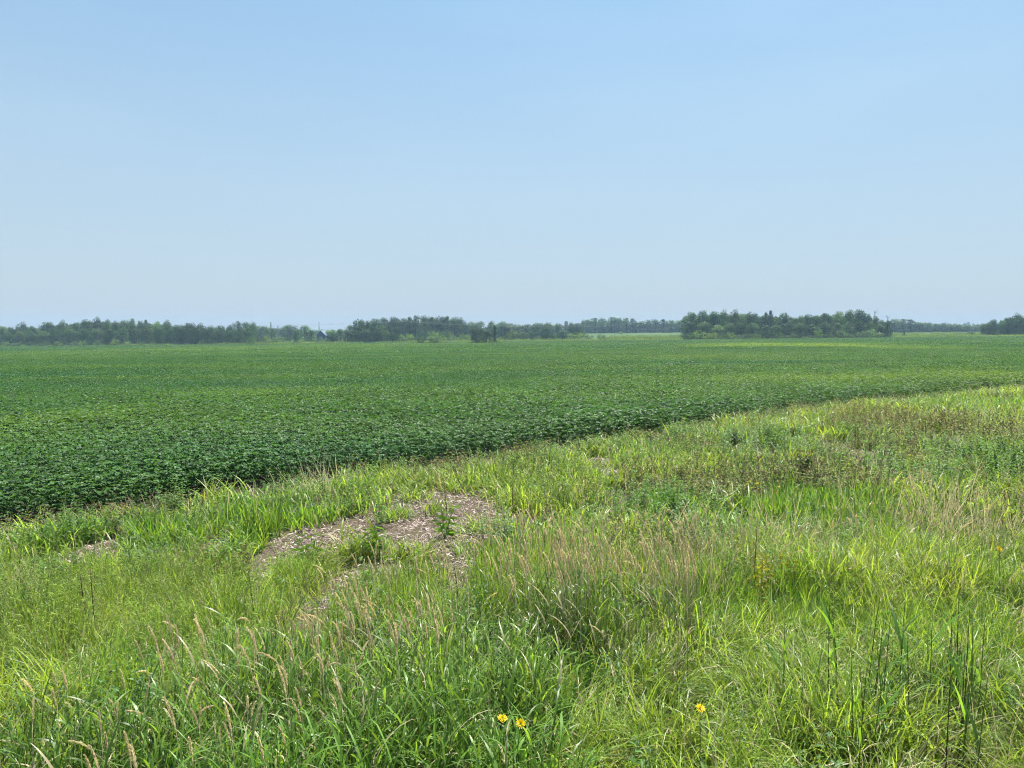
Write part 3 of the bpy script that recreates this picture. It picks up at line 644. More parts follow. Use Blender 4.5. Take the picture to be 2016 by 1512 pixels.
# gap with barn and mast
belt([(512, 640, 24, "round", "grey", 470), (522, 641, 22, "round", "grey", 480), (533, 634, 10, "conifer", "grey", 560), (547, 638, 9, "conifer", "grey", 570), (560, 641, 24, "round", "grey", 480), (572, 640, 28, "round", "dark", 470), (586, 648, 20, "round", "mid", 400), (534, 644, 30, "round", "mid", 390), (600, 640, 34, "round", "mid", 380), (613, 649, 22, "round", "mid", 375), (635, 649, 9, "conifer", "dark", 430), (646, 650, 16, "round", "pale", 420), (656, 649, 24, "round", "mid", 350), (670, 646, 22, "round", "mid", 352)],
     "in the gap around the blue barn", "trees around the blue barn", 400)
belt([(508, 661, 20, "bush", "mid"), (522, 658, 20, "bush", "yellow"), (540, 660, 24, "bush", "pale"), (556, 661, 20, "bush", "pale"), (568, 657, 16, "bush", "grey"), (581, 652, 12, "tall", "dark", 345, "small dark upright tree in the gap left of the blue barn"), (594, 662, 18, "bush", "yellow"), (606, 665, 18, "bush", "mid"), (622, 661, 20, "bush", "mid"), (640, 663, 22, "bush", "pale"), (654, 657, 22, "bush", "deep")],
     "below the blue barn", "bushes below the blue barn", 350, "bush", "bush")
# dark clump and ridge in the middle
belt([(690, 640, 26, "round", "mid"), (706, 628, 32, "round", "mid"), (722, 632, 26, "round", "dark"), (737, 633, 26, "round", "dark"), (752, 637, 24, "round", "mid"), (766, 640, 22, "round", "dark"), (780, 643, 22, "round", "dark"), (684, 650, 22, "round", "dark", 330), (700, 648, 26, "round", "deep", 330), (720, 646, 28, "round", "deep", 330), (742, 646, 26, "round", "deep", 330), (760, 650, 22, "round", "mid", 330), (777, 654, 18, "round", "dark", 330)],
     "in the dark clump beside the slope", "trees of the dark middle clump", 338)
belt([(738, 626, 26, "round", "dark"), (756, 624, 26, "round", "dark"), (775, 623, 24, "round", "dark"), (792, 625, 24, "round", "mid"), (806, 623, 22, "tall", "mid"), (818, 621, 22, "tall", "dark"), (836, 619, 26, "round", "mid"), (851, 622, 22, "tall", "mid"), (866, 620, 24, "round", "dark"), (881, 623, 22, "tall", "mid"), (895, 622, 24, "round", "dark"), (908, 627, 22, "round", "dark"), (918, 634, 18, "round", "mid")],
     "on the ridge above the slope", "trees on the middle ridge", 430)
belt([(790, 655, 18, "bush", "yellow", 380), (806, 650, 20, "bush", "yellow", 390), (826, 646, 18, "round", "dark", 395), (838, 650, 20, "round", "dark", 392), (852, 643, 22, "bush", "yellow", 400), (866, 645, 24, "bush", "yellow", 402), (880, 648, 12, "conifer", "dark", 392), (888, 645, 20, "bush", "yellow", 405), (905, 644, 16, "tall", "dark", 385), (915, 652, 22, "bush", "yellow", 380), (848, 656, 22, "bush", "pale", 372), (872, 655, 22, "bush", "yellow", 370), (895, 658, 20, "bush", "pale", 365), (812, 660, 20, "bush", "pale", 355), (830, 660, 18, "bush", "pale", 352), (798, 664, 18, "bush", "mid", 346), (926, 660, 16, "bush", "pale", 350)],
     "on the yellow-green brushy slope", "bushes on the brushy slope", 380, "bush", "bush")
belt([(829, 662, 22, "bush", "deep", 262, "left of two low dark bushes at the field edge"), (855, 662, 26, "bush", "deep", 262, "right of two low dark bushes at the field edge"), (938, 644, 34, "round", "deep", 258, "broad dark tree beside a thin one at the field edge"), (958, 650, 26, "round", "deep", 260, "smaller dark tree squeezed between broad and thin ones"), (974, 640, 14, "tall", "deep", 256, "thin dark upright tree beside the broad dark one")], "", "dark growth at the field edge", 260)
belt([(930, 633, 26, "round", "grey"), (946, 632, 24, "round", "grey"), (968, 632, 20, "round", "grey"), (988, 633, 26, "round", "grey"), (1003, 634, 24, "round", "grey"), (1020, 640, 24, "round", "dark"), (1038, 636, 22, "round", "dark"), (1058, 634, 24, "round", "mid"), (1078, 633, 24, "round", "mid"), (1098, 636, 22, "round", "dark"), (1114, 631, 12, "tall", "mid"), (1126, 634, 18, "round", "dark"), (1138, 636, 18, "round", "dark")],
     "in the middle wood", "trees of the middle wood", 440)
belt([(990, 655, 24, "bush", "pale"), (1010, 650, 22, "round", "pale"), (1030, 652, 24, "round", "mid"), (1050, 652, 22, "round", "dark"), (1074, 644, 22, "round", "dark"), (1092, 652, 22, "bush", "mid"), (1108, 648, 24, "round", "dark"), (1062, 660, 22, "bush", "pale"), (1135, 648, 40, "bush", "yellow"), (1160, 656, 22, "bush", "grey"), (1117, 660, 26, "bush", "grey"), (1183, 655, 22, "bush", "mid"), (1004, 661, 18, "bush", "yellow")],
     "in the brush below the middle wood", "brush below the middle wood", 350, "bush", "bush")
# far wood beyond the second field
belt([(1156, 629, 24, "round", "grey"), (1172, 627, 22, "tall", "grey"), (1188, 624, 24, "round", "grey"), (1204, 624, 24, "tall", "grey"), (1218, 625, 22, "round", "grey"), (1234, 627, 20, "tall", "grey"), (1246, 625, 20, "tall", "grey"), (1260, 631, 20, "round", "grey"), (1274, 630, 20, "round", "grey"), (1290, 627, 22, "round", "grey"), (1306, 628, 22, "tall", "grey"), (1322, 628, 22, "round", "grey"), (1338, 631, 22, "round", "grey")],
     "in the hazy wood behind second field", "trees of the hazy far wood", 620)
belt([(1223, 651, 11, "bush", "yellow", 560, "small pale round bush alone at the second field's edge")], "", "single bushes", 560, "bush", "bush")
# right woodland
belt([(1362, 612, 36, "round", "dark"), (1384, 609, 34, "round", "dark"), (1406, 611, 32, "round", "dark"), (1426, 612, 28, "round", "mid"), (1447, 609, 28, "round", "mid"), (1474, 614, 28, "round", "mid"), (1486, 613, 24, "round", "dark"), (1508, 614, 22, "tall", "dark"), (1518, 612, 18, "tall", "dark"), (1545, 614, 32, "round", "dark"), (1566, 624, 24, "round", "mid"), (1578, 618, 22, "round", "grey"), (1590, 616, 22, "round", "dark"), (1606, 618, 24, "round", "mid"), (1622, 614, 20, "tall", "mid"), (1632, 616, 24, "round", "mid"),
      (1652, 610, 28, "round", "pale"), (1674, 607, 36, "round", "mid"), (1692, 608, 32, "round", "dark"), (1708, 616, 26, "round", "dark"), (1722, 622, 22, "round", "mid"), (1737, 627, 20, "round", "mid"), (1748, 630, 20, "tall", "dark")], "in the skyline of the right woodland", "trees of the right woodland skyline", 322)
belt([(1360, 632, 28, "round", "dark"), (1385, 632, 36, "round", "mid"), (1412, 638, 32, "round", "pale"), (1436, 636, 28, "round", "mid"), (1458, 634, 28, "round", "dark"), (1482, 634, 30, "round", "mid"), (1506, 638, 28, "round", "dark"), (1528, 640, 28, "round", "mid"), (1552, 636, 28, "round", "dark"), (1576, 636, 28, "round", "mid"), (1600, 636, 28, "round", "dark"), (1624, 634, 28, "round", "dark"), (1648, 634, 28, "round", "mid"), (1668, 632, 28, "round", "mid"), (1690, 632, 28, "round", "dark"), (1712, 634, 26, "round", "mid"), (1734, 638, 24, "round", "dark")], "in the right woodland's lower row", "trees in the lower row of the right woodland", 310)
belt([(1352, 652, 20, "bush", "mid"), (1376, 645, 30, "bush", "yellow"), (1402, 648, 26, "bush", "yellow"), (1420, 656, 18, "bush", "mid"), (1437, 651, 26, "bush", "pale"), (1462, 656, 22, "bush", "grey"), (1486, 652, 26, "bush", "pale"), (1512, 644, 26, "bush", "mid"), (1536, 650, 22, "bush", "mid"), (1562, 654, 28, "bush", "mid"), (1590, 657, 26, "bush", "grey"), (1612, 645, 22, "bush", "pale"), (1632, 652, 24, "bush", "mid"), (1656, 646, 28, "bush", "pale"), (1672, 655, 22, "bush", "grey"), (1696, 650, 24, "bush", "grey"), (1718, 643, 44, "bush", "pale", 303, "broad dome-shaped pale bush at the right woodland's end"), (1748, 640, 20, "bush", "dark")], "along the foot of the right woodland", "bushes at the foot of the right woodland", 302, "bush", "bush")
# right gap and the group at the frame's edge
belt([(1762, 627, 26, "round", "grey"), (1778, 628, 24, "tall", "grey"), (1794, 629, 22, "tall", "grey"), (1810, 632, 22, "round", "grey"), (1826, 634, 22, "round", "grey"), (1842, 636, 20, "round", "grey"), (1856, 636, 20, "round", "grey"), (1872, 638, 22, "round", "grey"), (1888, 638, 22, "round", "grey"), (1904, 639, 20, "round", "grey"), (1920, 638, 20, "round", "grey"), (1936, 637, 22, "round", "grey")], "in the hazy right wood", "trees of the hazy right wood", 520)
belt([(1780, 652, 9, "tall", "dark", 330, "tiny dark upright shrub in the meadow right of the woodland"), (1912, 649, 17, "bush", "dark", 380, "round dark bush alone in the right meadow"), (1893, 655, 10, "bush", "dark", 400, "very small dark bush left of the round one"), (1928, 654, 9, "bush", "mid", 400, "very small green bush right of the round dark one"), (1946, 648, 16, "bush", "pale", 370, "pale bush at the foot of the edge trees")], "", "single bushes in the right meadow", 380, "bush", "bush")
belt([(1938, 638, 18, "round", "mid"), (1947, 633, 18, "round", "mid"), (1957, 627, 20, "round", "dark"), (1974, 630, 24, "round", "mid"), (1986, 624, 22, "round", "dark"), (2002, 617, 28, "round", "dark"), (2022, 619, 30, "round", "dark"), (2046, 622, 34, "round", "mid"), (2078, 620, 34, "round", "dark")], "in the group at the right frame edge", "trees at the right edge", 345)

# bare dead tree
def dead_tree(px, top, depth, label):
    x, zt = at_depth(px, top, depth); z0 = float(terrain(x, depth)); H = zt - z0; r = random.Random(px); mb = MB(); lb = MB()
    mb.tube([(0, 0, -.2), (.1, 0, H * .4), (-.1, .1, H * .75), (.1, 0, H)], [.26, .2, .12, .03], 6, .5)
    for k in range(12):
        a = r.uniform(0, 2 * PI); z = H * r.uniform(.45, .92); L = H * r.uniform(.08, .17); lb.tube([(0, 0, z), (math.cos(a) * L * .5, math.sin(a) * L * .5, z + L * .5), (math.cos(a) * L * .8, math.sin(a) * L * .8, z + L * 1.2)], [.08, .05, .02], 4, .5)
    e = bpy.data.objects.new("dead_tree", None); e.location = (x, depth, z0); COL.objects.link(e); tag(e, label, "tree")
    tk = mb.obj("trunk", [M["deadwood"]], e); lb.obj("branches", [M["deadwood"]], tk)
dead_tree(1722, 611, 326, "bare pale dead tree rising above the right woodland")
dead_tree(1748, 621, 430, "thin bare dead tree beyond the right woodland's end")

def make_woods():
    """depth of woodland behind the rows that can be told apart"""
    protos = []
    r = random.Random(9)
    for k in ("round", "round", "round", "tall", "conifer"):
        cm, tm = tree_meshes(k, r, M["treei"]); protos.append(bpy.data.objects.new("p", cm))
    P, S, I, T = [], [], [], []
    def fill(x0, x1, tops, d0, d1, n, conif=.05, wfac=1.0):
        for _ in range(n):
            px = r.uniform(x0, x1); d = r.uniform(d0, d1); top = np.interp(px, [t[0] for t in tops], [t[1] for t in tops]) + r.uniform(2, 13)
            x, zt = at_depth(px, top, d); z0 = float(terrain(x, d)); H = max(3.0, float(zt) - z0); w = min(H, 13) * r.uniform(.75, 1.1) * wfac
            P.append((x, d, z0)); S.append((w, w, H)); i = 4 if r.random() < conif else r.randrange(4); I.append(i); j = r.uniform(.75, 1.25); T.append((j * 1.05, j, j * 1.15, 1))
    fill(-60, 500, [(-60, 640), (60, 640), (180, 629), (330, 634), (430, 642), (500, 637)], 352, 420, 190)
    fill(470, 690, [(470, 640), (600, 646), (690, 646)], 540, 900, 90)
    fill(690, 920, [(690, 640), (740, 628), (840, 623), (900, 626), (920, 636)], 440, 520, 120)
    fill(920, 1150, [(920, 636), (1000, 636), (1150, 636)], 450, 640, 130)
    fill(1145, 1350, [(1145, 630), (1200, 626), (1270, 632), (1350, 632)], 624, 700, 230)
    fill(1350, 1745, [(1350, 616), (1450, 614), (1560, 622), (1680, 612), (1745, 632)], 330, 395, 190)
    fill(1745, 1960, [(1745, 628), (1830, 636), (1960, 638)], 524, 640, 190)
    fill(1800, 1960, [(1800, 640), (1850, 632), (1905, 631), (1960, 638)], 1150, 1300, 90)
    fill(1950, 2140, [(1950, 632), (2000, 620), (2140, 622)], 352, 400, 60)
    fill(-80, 2140, [(-80, 646), (2140, 640)], 950, 1250, 260)
    n = len(P); rot = np.stack([np.zeros(n), np.zeros(n), RNG.uniform(0, 2 * PI, n)], 1)
    scatter("woods", protos, np.array(P), rot, np.array(S), np.array(I), np.array(T), "hazy blue-green depth of woodland behind the front trees", "woods")
make_woods()

# rough grass between the field and the woods
def make_rough():
    r = random.Random(21); protos = []
    for k in range(4):
        mb = MB()
        for j in range(160):
            a, q = r.uniform(0, 2 * PI), 2.2 * math.sqrt(r.random()); blade(mb, (math.cos(a) * q, math.sin(a) * q, 0), r.uniform(0, 2 * PI), r.uniform(.5, 1.3), r.uniform(.02, .045), r.uniform(.05, .6), r.uniform(.2, .9), 2, 1.0 if r.random() < .04 else 0.0, 0, r)
        protos.append(mb.obj("p", [M["fine"]], link=False))
    n = 1500; px = RNG.uniform(-40, 2056, n); d = RNG.uniform(303, 345, n); x = (px - CX) / FPX * d
    d = d + np.interp(x, [-240, -90, -20, 20, 90, 240], [20, 16, 10, 8, 0, 0]); x = (px - CX) / FPX * d
    k2 = 500; px2 = np.concatenate([RNG.uniform(1190, 1350, k2 // 2), RNG.uniform(1750, 1960, k2 // 2)]); d2 = RNG.uniform(340, 470, k2); x2 = (px2 - CX) / FPX * d2
    x = np.concatenate([x, x2]); d = np.concatenate([d, d2]); n = len(x)
    warm = fbm(x * .08, d * .08, 91)[:, None]; tint = (.6 + .7 * RNG.random((n, 1))) * (np.array([[.42, .55, .8]]) + warm * np.array([[.3, .22, .1]]))
    scatter("rough_grass", protos, np.stack([x, d, terrain(x, d)], 1), np.stack([np.zeros(n), np.zeros(n), RNG.uniform(0, 2 * PI, n)], 1), np.stack([np.ones(n), np.ones(n), RNG.uniform(.6, 1.5, n)], 1), RNG.integers(0, 4, n), t4(tint), "pale rough grass strip between the crop and the woods", "grass")
make_rough()

# ------------------------------------------------------------------ barn, mast, power line
def box(mb, x0, x1, y0, y1, z0, z1):
    mb.add([(x0, y0, z0), (x1, y0, z0), (x1, y1, z0), (x0, y1, z0), (x0, y0, z1), (x1, y0, z1), (x1, y1, z1), (x0, y1, z1)], [(0, 1, 5, 4), (1, 2, 6, 5), (2, 3, 7, 6), (3, 0, 4, 7), (4, 5, 6, 7), (3, 2, 1, 0)], (.5, .5, 0))
def make_barn():
    D = 415; x, zr = at_depth(631.5, 651, D); z0 = float(terrain(x, D)); H = float(zr) - z0; w = 17 * D / FPX / 2; eave = H * .58
    e = bpy.data.objects.new("barn", None); e.location = (x, D, z0); COL.objects.link(e); tag(e, "small blue barn with a pale roof among the distant trees", "barn")
    mb = MB(); mb.add([(-w, 0, 0), (w, 0, 0), (w, 0, eave), (0, 0, H - .25), (-w, 0, eave), (-w, 12, 0), (w, 12, 0), (w, 12, eave), (0, 12, H - .25), (-w, 12, eave)], [(0, 1, 2, 3, 4), (9, 8, 7, 6, 5), (1, 6, 7, 2), (5, 0, 4, 9)], (.5, .5, 0)); mb.obj("wall", [M["barnwall"]], e, smooth=False)
    wall = [c for c in e.children if c.name.startswith("wall")][0]
    for s in (-1, 1):
        mb = MB(); a, b = (s * (w + .4), eave - .25), (0, H - .05); mb.add([(a[0], -.5, a[1]), (b[0], -.5, b[1]), (b[0], 12.5, b[1]), (a[0], 12.5, a[1]), (a[0], -.5, a[1] + .2), (b[0], -.5, b[1] + .2), (b[0], 12.5, b[1] + .2), (a[0], 12.5, a[1] + .2)], [(0, 1, 2, 3), (7, 6, 5, 4), (0, 4, 5, 1), (1, 5, 6, 2), (2, 6, 7, 3), (3, 7, 4, 0)], (.5, .5, 0)); mb.obj("roof_panel", [M["barnroof"]], e, smooth=False)
    mb = MB(); box(mb, -w * .4, w * .4, -.08, -.01, 0, eave * .8); mb.obj("door", [M["wire"]], wall, smooth=False)
make_barn()
def make_mast():
    D = 440; x, zt = at_depth(628, 634, D); z0 = float(terrain(x, D)); H = float(zt) - z0
    e = bpy.data.objects.new("mast", None); e.location = (x, D, z0); COL.objects.link(e); tag(e, "thin grey mast rising behind the blue barn", "mast")
    mb = MB(); mb.tube([(0, 0, 0), (0, 0, H * .7), (0, 0, H)], [.32, .24, .12], 8, .5); pl = mb.obj("pole", [M["wire"]], e)
    mb = MB(); mb.tube([(-.5, 0, H * .97), (.5, 0, H * .97)], [.08, .08], 5, .5); mb.obj("antenna", [M["wire"]], pl)
make_mast()
POLES = [(-30, 640, 326, "leftmost thin utility pole before the left woodland, at the frame edge"), (193, 638, 326, "thin pale utility pole before the highest trees of the left woodland"),
         (793, 632, 350, "utility pole before the ridge at the dark clump's end"), (1211, 641, 420, "thin utility pole left in front of the second field"), (1321, 645, 440, "thin utility pole right in front of the second field")]
tops = []
for px, top, d, lab in POLES:
    x, zt = at_depth(px, top, d); z0 = float(terrain(x, d)); H = float(zt) - z0
    e = bpy.data.objects.new("utility_pole", None); e.location = (x, d, z0); COL.objects.link(e); tag(e, lab, "pole", "utility poles across the far edge")
    mb = MB(); mb.tube([(0, 0, -.2), (0, 0, H)], [.12, .08], 7, .5); mb.obj("post", [M["pole"]], e)
    mb = MB(); box(mb, -.9, .9, -.06, .06, H - .55, H - .42); arm = mb.obj("crossarm", [M["pole"]], e)
    for q in (-.8, 0, .8):
        mb = MB(); mb.tube([(q, 0, H - .42 if q else H), (q, 0, H - .22 if q else H + .2)], [.06, .04], 6, .5); mb.obj("insulator", [M["wire"]], arm)
    tops.append((float(x), d, z0 + H))
PLACE = ["along the left end of the left woodland", "from the left woodland past the blue barn", "from the ridge to the second field", "over the second field"]
for i in range(len(tops) - 1):
    for q, zz, nm in ((-.8, -.2, "left"), (0, .22, "top"), (.8, -.2, "right")):
        a, b = tops[i], tops[i + 1]; mb = MB(); path = []
        for k in range(13):
            t = k / 12; path.append((a[0] + (b[0] - a[0]) * t + q, a[1] + (b[1] - a[1]) * t + .1, a[2] + (b[2] - a[2]) * t + zz - 1.4 * 4 * t * (1 - t)))
        mb.tube(path, [.015] * 13, 4, .5); o = mb.obj("overhead_wire", [M["wire"]]); tag(o, {"left": "nearest low", "top": "uppermost", "right": "farther low"}[nm] + " thin overhead wire %s" % PLACE[i], "wire", "overhead wires " + PLACE[i])

# ------------------------------------------------------------------ seed-headed grass stalks, one by one
def seed_head(mb, hp, w, r, mat, n=230):
    """slender spike: thin core set round with small papery spikelets"""
    m = len(hp) - 1; prof = [.55, .9, 1.0, 1.0, .95, .85, .65, .2]
    mb.tube(hp, [w * .45 * prof[min(7, int(7 * i / m))] for i in range(m + 1)], 5, r.random(), 0, mat, .3, r)
    for k in range(n):
        t = r.random() * (m - .05); i = int(t); p = Vector(hp[i]).lerp(Vector(hp[i + 1]), t - i); a = r.uniform(0, 2 * PI); q = w * prof[min(7, int(7 * t / m))] * r.uniform(.5, 1.05)
        up = (Vector(hp[i + 1]) - Vector(hp[i])).normalized(); o = Vector((math.cos(a), math.sin(a), 0)); o = (o - up * o.dot(up)).normalized(); sd = o.cross(up); L = r.uniform(.010, .018); h = r.uniform(.0018, .0032)
        mb.add([p + o * q * .55, p + o * q + up * L * .45 + sd * h, p + o * q * r.uniform(.9, 1.5) + up * L, p + o * q + up * L * .45 - sd * h], [(0, 1, 2, 3)], (r.random(), .5, 0), mat)
def stalk_parts(r, H, lean, bend, headlen):
    st = MB(); az = 0.0; path = arc((0, 0, 0), az, H, lean, bend, 7, 0, r); st.tube(path, [.0026, .0025, .0023, .0021, .0019, .0017, .0015, .0012], 4, r.random())
    hd = MB(); d = (Vector(path[-1]) - Vector(path[-2])).normalized(); a0 = math.acos(max(-1, min(1, d.z)))
    hp = arc(path[-1], az, headlen, a0, r.uniform(.1, .5) + bend * .5, 7, 0, r); w = r.uniform(.0068, .0100)
    seed_head(hd, hp, w, r, 0)
    lv = []
    for k in range(3):
        mb = MB(); t = (.25, .45, .62)[k] * 7; i = int(t); p = Vector(path[i]).lerp(Vector(path[i + 1]), t - i); blade(mb, p, r.uniform(0, 2 * PI), r.uniform(.14, .24), r.uniform(.008, .013), r.uniform(.3, .7), r.uniform(.3, 1.2), 5, 1.0 if r.random() < .3 else 0.0, 0, r); lv.append(mb.mesh("leaf", [M["reedleaf"]]))
    return st.mesh("stem", [M["ripestem"]]), hd.mesh("seed_head", [M["head"]]), lv
BW[0] = 1.0
_r = random.Random(41)
STALKS = [stalk_parts(_r, 1.0, _r.uniform(0, .10), _r.uniform(0, .22), _r.uniform(.13, .21)) for _ in range(9)]      # upright
BENT = [stalk_parts(_r, 1.0, _r.uniform(.1, .35), _r.uniform(.25, .75), _r.uniform(.12, .19)) for _ in range(6)]       # leaning over
def place_stalk(px, py, H, lib, k, az, label, group, tint=(1, 1, 1)):
    x, y = on_ground(px, py, H); st, hd, lv = lib[k % len(lib)]
    e = bpy.data.objects.new("seed_grass", None); COL.objects.link(e); e.empty_display_size = .1
    e.location = (x, y, float(terrain(x, y)) - .01); e.rotation_euler = (0, 0, az); e.scale = (H / (1.08 if lib is STALKS else .95),) * 3
    tag(e, label, "grass stalk", group, "thing")
    for nm, me in [("stem", st), ("seed_head", hd)] + [("leaf", q) for q in lv]:
        o = bpy.data.objects.new(nm, me); o.parent = e; o.color = (*tint, 1); COL.objects.link(o)
    return e
CLUSTERS = [  # x range, y range of the heads, how many, height, share that lean, label
    ((0, 280), (1290, 1500), 18, (.72, .95), .25, "tan seed-headed grass stalk in the bottom left corner"),
    ((270, 540), (1230, 1500), 28, (.72, .98), .2, "tan seed-headed grass stalk left of centre near the bottom"),
    ((540, 740), (1170, 1400), 40, (.75, 1.0), .2, "tan seed-headed grass stalk below the small straw patch"),
    ((690, 960), (1075, 1260), 46, (.78, 1.0), .15, "tan seed-headed grass stalk in front of the large straw patch"),
    ((960, 1180), (1020, 1140), 62, (.8, 1.05), .1, "tan seed-headed grass stalk in the dense stand right of the straw"),
    ((1170, 1390), (1015, 1130), 52, (.8, 1.05), .2, "tan seed-headed grass stalk near the yellowing plants"),
    ((1390, 1640), (990, 1075), 18, (.65, .85), .7, "leaning dry seed-headed grass stalk behind the yellowing plants"),
    ((1640, 2020), (925, 1050), 34, (.65, .9), .6, "tan seed-headed grass stalk in the faded stand toward the right edge"),
]
_r = random.Random(6)
for (xa, xb), (ya, yb), n, (ha, hb), bent, lab in CLUSTERS:
    cen = [(_r.uniform(xa, xb), _r.uniform(ya, yb)) for _ in range(max(3, n // 5))]
    for k in range(n):
        if _r.random() < .6: c = _r.choice(cen); px, py = c[0] + _r.gauss(0, 13), c[1] + _r.gauss(0, 18)
        else: px, py = _r.uniform(xa, xb), _r.uniform(ya, yb)
        px = min(max(px, xa), xb); py = min(max(py, ya), yb)
        b = _r.random() < bent; t = _r.uniform(.85, 1.12)
        hh = _r.uniform(ha, hb); look = ("drooping " if b else "upright ") + ("tall " if hh > (ha + hb) / 2 else "short ") + ("pale " if t > .98 else "brownish ")
        lb = look + lab.replace("tan ", "").replace("leaning dry ", "")
        place_stalk(px, py, hh * (.82 if b else 1), BENT if b else STALKS, _r.randrange(99), _r.gauss(PI * .92 if px < 1400 else .3, .9), lb, lab.replace("tan seed-headed grass stalk", "stalks").replace("leaning dry seed-headed grass stalk", "stalks"), (t, t * _r.uniform(.92, 1.02), t * _r.uniform(.85, 1.0)))
for px, py, H, az, lab in ((20, 1455, .8, PI * .9, "thick tan seed head leaning into the bottom left corner of the frame"), (515, 1340, .7, PI * .95, "seed head arching over sideways at the left of centre"), (727, 1215, .72, PI, "short tan seed head curved to the left below the straw"), (862, 1180, .7, .4, "seed head nodding to the right below the large straw patch"), (1265, 1240, .6, PI * .9, "single seed head leaning over the dark hollow"),
                           (1815, 1030, .8, .2, "long seed head bent to the right beside the faded stand"), (1935, 1025, .8, .1, "upper of the two long seed heads bent right near the edge"), (1955, 1062, .8, .15, "lower long seed head bent right beside the yellow flower")):
    place_stalk(px, py, H, BENT, int(px), az, lab, "single bent seed heads", (1.1, 1.05, .95))

def make_stand():
    """the many further seed heads of the dense stand, too mingled to count"""
    r = random.Random(51); protos = []
    for k in range(7):
        mb = MB(); H = 1.0; path = arc((0, 0, 0), 0, H, r.uniform(0, .1), r.uniform(0, .3), 6, 0, r); mb.tube(path, [.0028, .0026, .0024, .0022, .002, .0018, .0015], 4, r.random())
        d = (Vector(path[-1]) - Vector(path[-2])).normalized(); hp = arc(path[-1], 0, r.uniform(.13, .22), math.acos(max(-1, min(1, d.z))), r.uniform(.05, .5), 6, 0, r); w = r.uniform(.0068, .0095)
        seed_head(mb, hp, w, r, 1, 170); protos.append(mb.obj("p", [M["ripestemi"], M["headi"]], link=False))
    P, S, T = [], [], []
    for (xa, xb, ya, yb, n, ha, hb) in ((640, 960, 1085, 1230, 40, .72, .95), (940, 1400, 1010, 1120, 170, .75, 1.05), (1400, 1660, 985, 1060, 45, .6, .8), (1640, 2040, 925, 1040, 80, .6, .85), (250, 640, 1230, 1450, 26, .7, .9)):
        for k in range(n):
            h = r.uniform(ha, hb); px, py = r.uniform(xa, xb), r.uniform(ya, yb)
            if vnoise(px * .03, py * .02, 9) < .35 and r.random() < .7: continue
            x, y = on_ground(px, py, h); P.append((x, y, float(terrain(x, y)))); q = h / 1.08; S.append((q, q, q)); t = r.uniform(.8, 1.12); T.append((t, t * .98, t * .93, 1))
    n = len(P); rot = np.stack([RNG.normal(0, .09, n), RNG.normal(0, .09, n), RNG.normal(2.6, 1.4, n)], 1)
    scatter("seed_heads", protos, np.array(P), rot, np.array(S), RNG.integers(0, 7, n), np.array(T), "mingled tan seed heads of the grass stand behind the nearer stalks", "grass")
make_stand()

# ------------------------------------------------------------------ tall reeds at the lower right
def reed(px, py, H, seed, label, leafy=True):
    H += .02; x, y = on_ground(px, py, H); r = random.Random(seed); e = bpy.data.objects.new("reed", None); COL.objects.link(e); e.location = (x, y, float(terrain(x, y)) - .01); tag(e, label, "reed", "tall reeds at the lower right")
    path = arc((0, 0, 0), r.uniform(0, 6.28), H, r.uniform(0, .08), r.uniform(0, .12), 7, 0, r); mb = MB(); mb.tube(path, [.0042, .004, .0038, .0035, .003, .0026, .002, .0012], 5, r.random(), .0); o = mb.obj("stem", [M["stem"]], e); o.color = (.42, .30, .3, 1) if r.random() < .65 else (.6, .85, .5, 1)
    for k in range(4 if leafy else 1):
        t = (.45 + .5 * k / 5) * 7; i = min(6, int(t)); p = Vector(path[i]).lerp(Vector(path[i + 1]), t - i); mb = MB(); blade(mb, p, r.uniform(0, 6.28), r.uniform(.2, .36), r.uniform(.014, .024), r.uniform(.25, .7), r.uniform(.3, 1.3), 6, 0, 0, r); o = mb.obj("leaf", [M["reedleaf"]], e); q = r.uniform(1.2, 1.9); o.color = (q * 1.25, q * 1.1, q * .8, 1)
RL = ["leafy reed at the left end of the reed clump", "second leafy reed in the clump, broad leaf drooping", "reed with long leaves spread to the left", "dark straight reed in the clump's middle", "tall reed with an upright green leaf in the clump's middle", "reed right of the clump's middle with splayed leaves", "slim reed behind the splayed one", "thin dark reed left in the bare-stemmed bunch", "dark reed second in the bare-stemmed bunch", "brown reed third in the bare-stemmed bunch", "tall brown reed in the bare-stemmed bunch", "rightmost reed of the bare-stemmed bunch", "lone slim reed left of the reed clump", "short reed at the foot of the reed clump", "short reed in front of the bare-stemmed bunch"]
for i, (px, py, H) in enumerate(((1637, 1180, .8), (1660, 1200, .75), (1712, 1170, .85), (1722, 1220, .75), (1776, 1180, .9), (1838, 1200, .85), (1800, 1240, .75), (1878, 1180, .85), (1892, 1170, .9), (1908, 1190, .85), (1922, 1180, .9), (1934, 1200, .85), (1548, 1220, .7), (1745, 1290, .6), (1900, 1280, .65))):
    reed(px, py, H, 300 + i, RL[i], i not in (7, 8, 9, 10, 11))
_r = random.Random(15)
for i in range(16):
    reed(_r.gauss(1895, 32) if i < 10 else _r.gauss(1720, 40), _r.uniform(1190, 1330), _r.uniform(.55, .8), 360 + i, "bare brown reed stem in the %s" % ("right bunch of dead reeds" if i < 10 else "left bunch of dead reeds"), False)

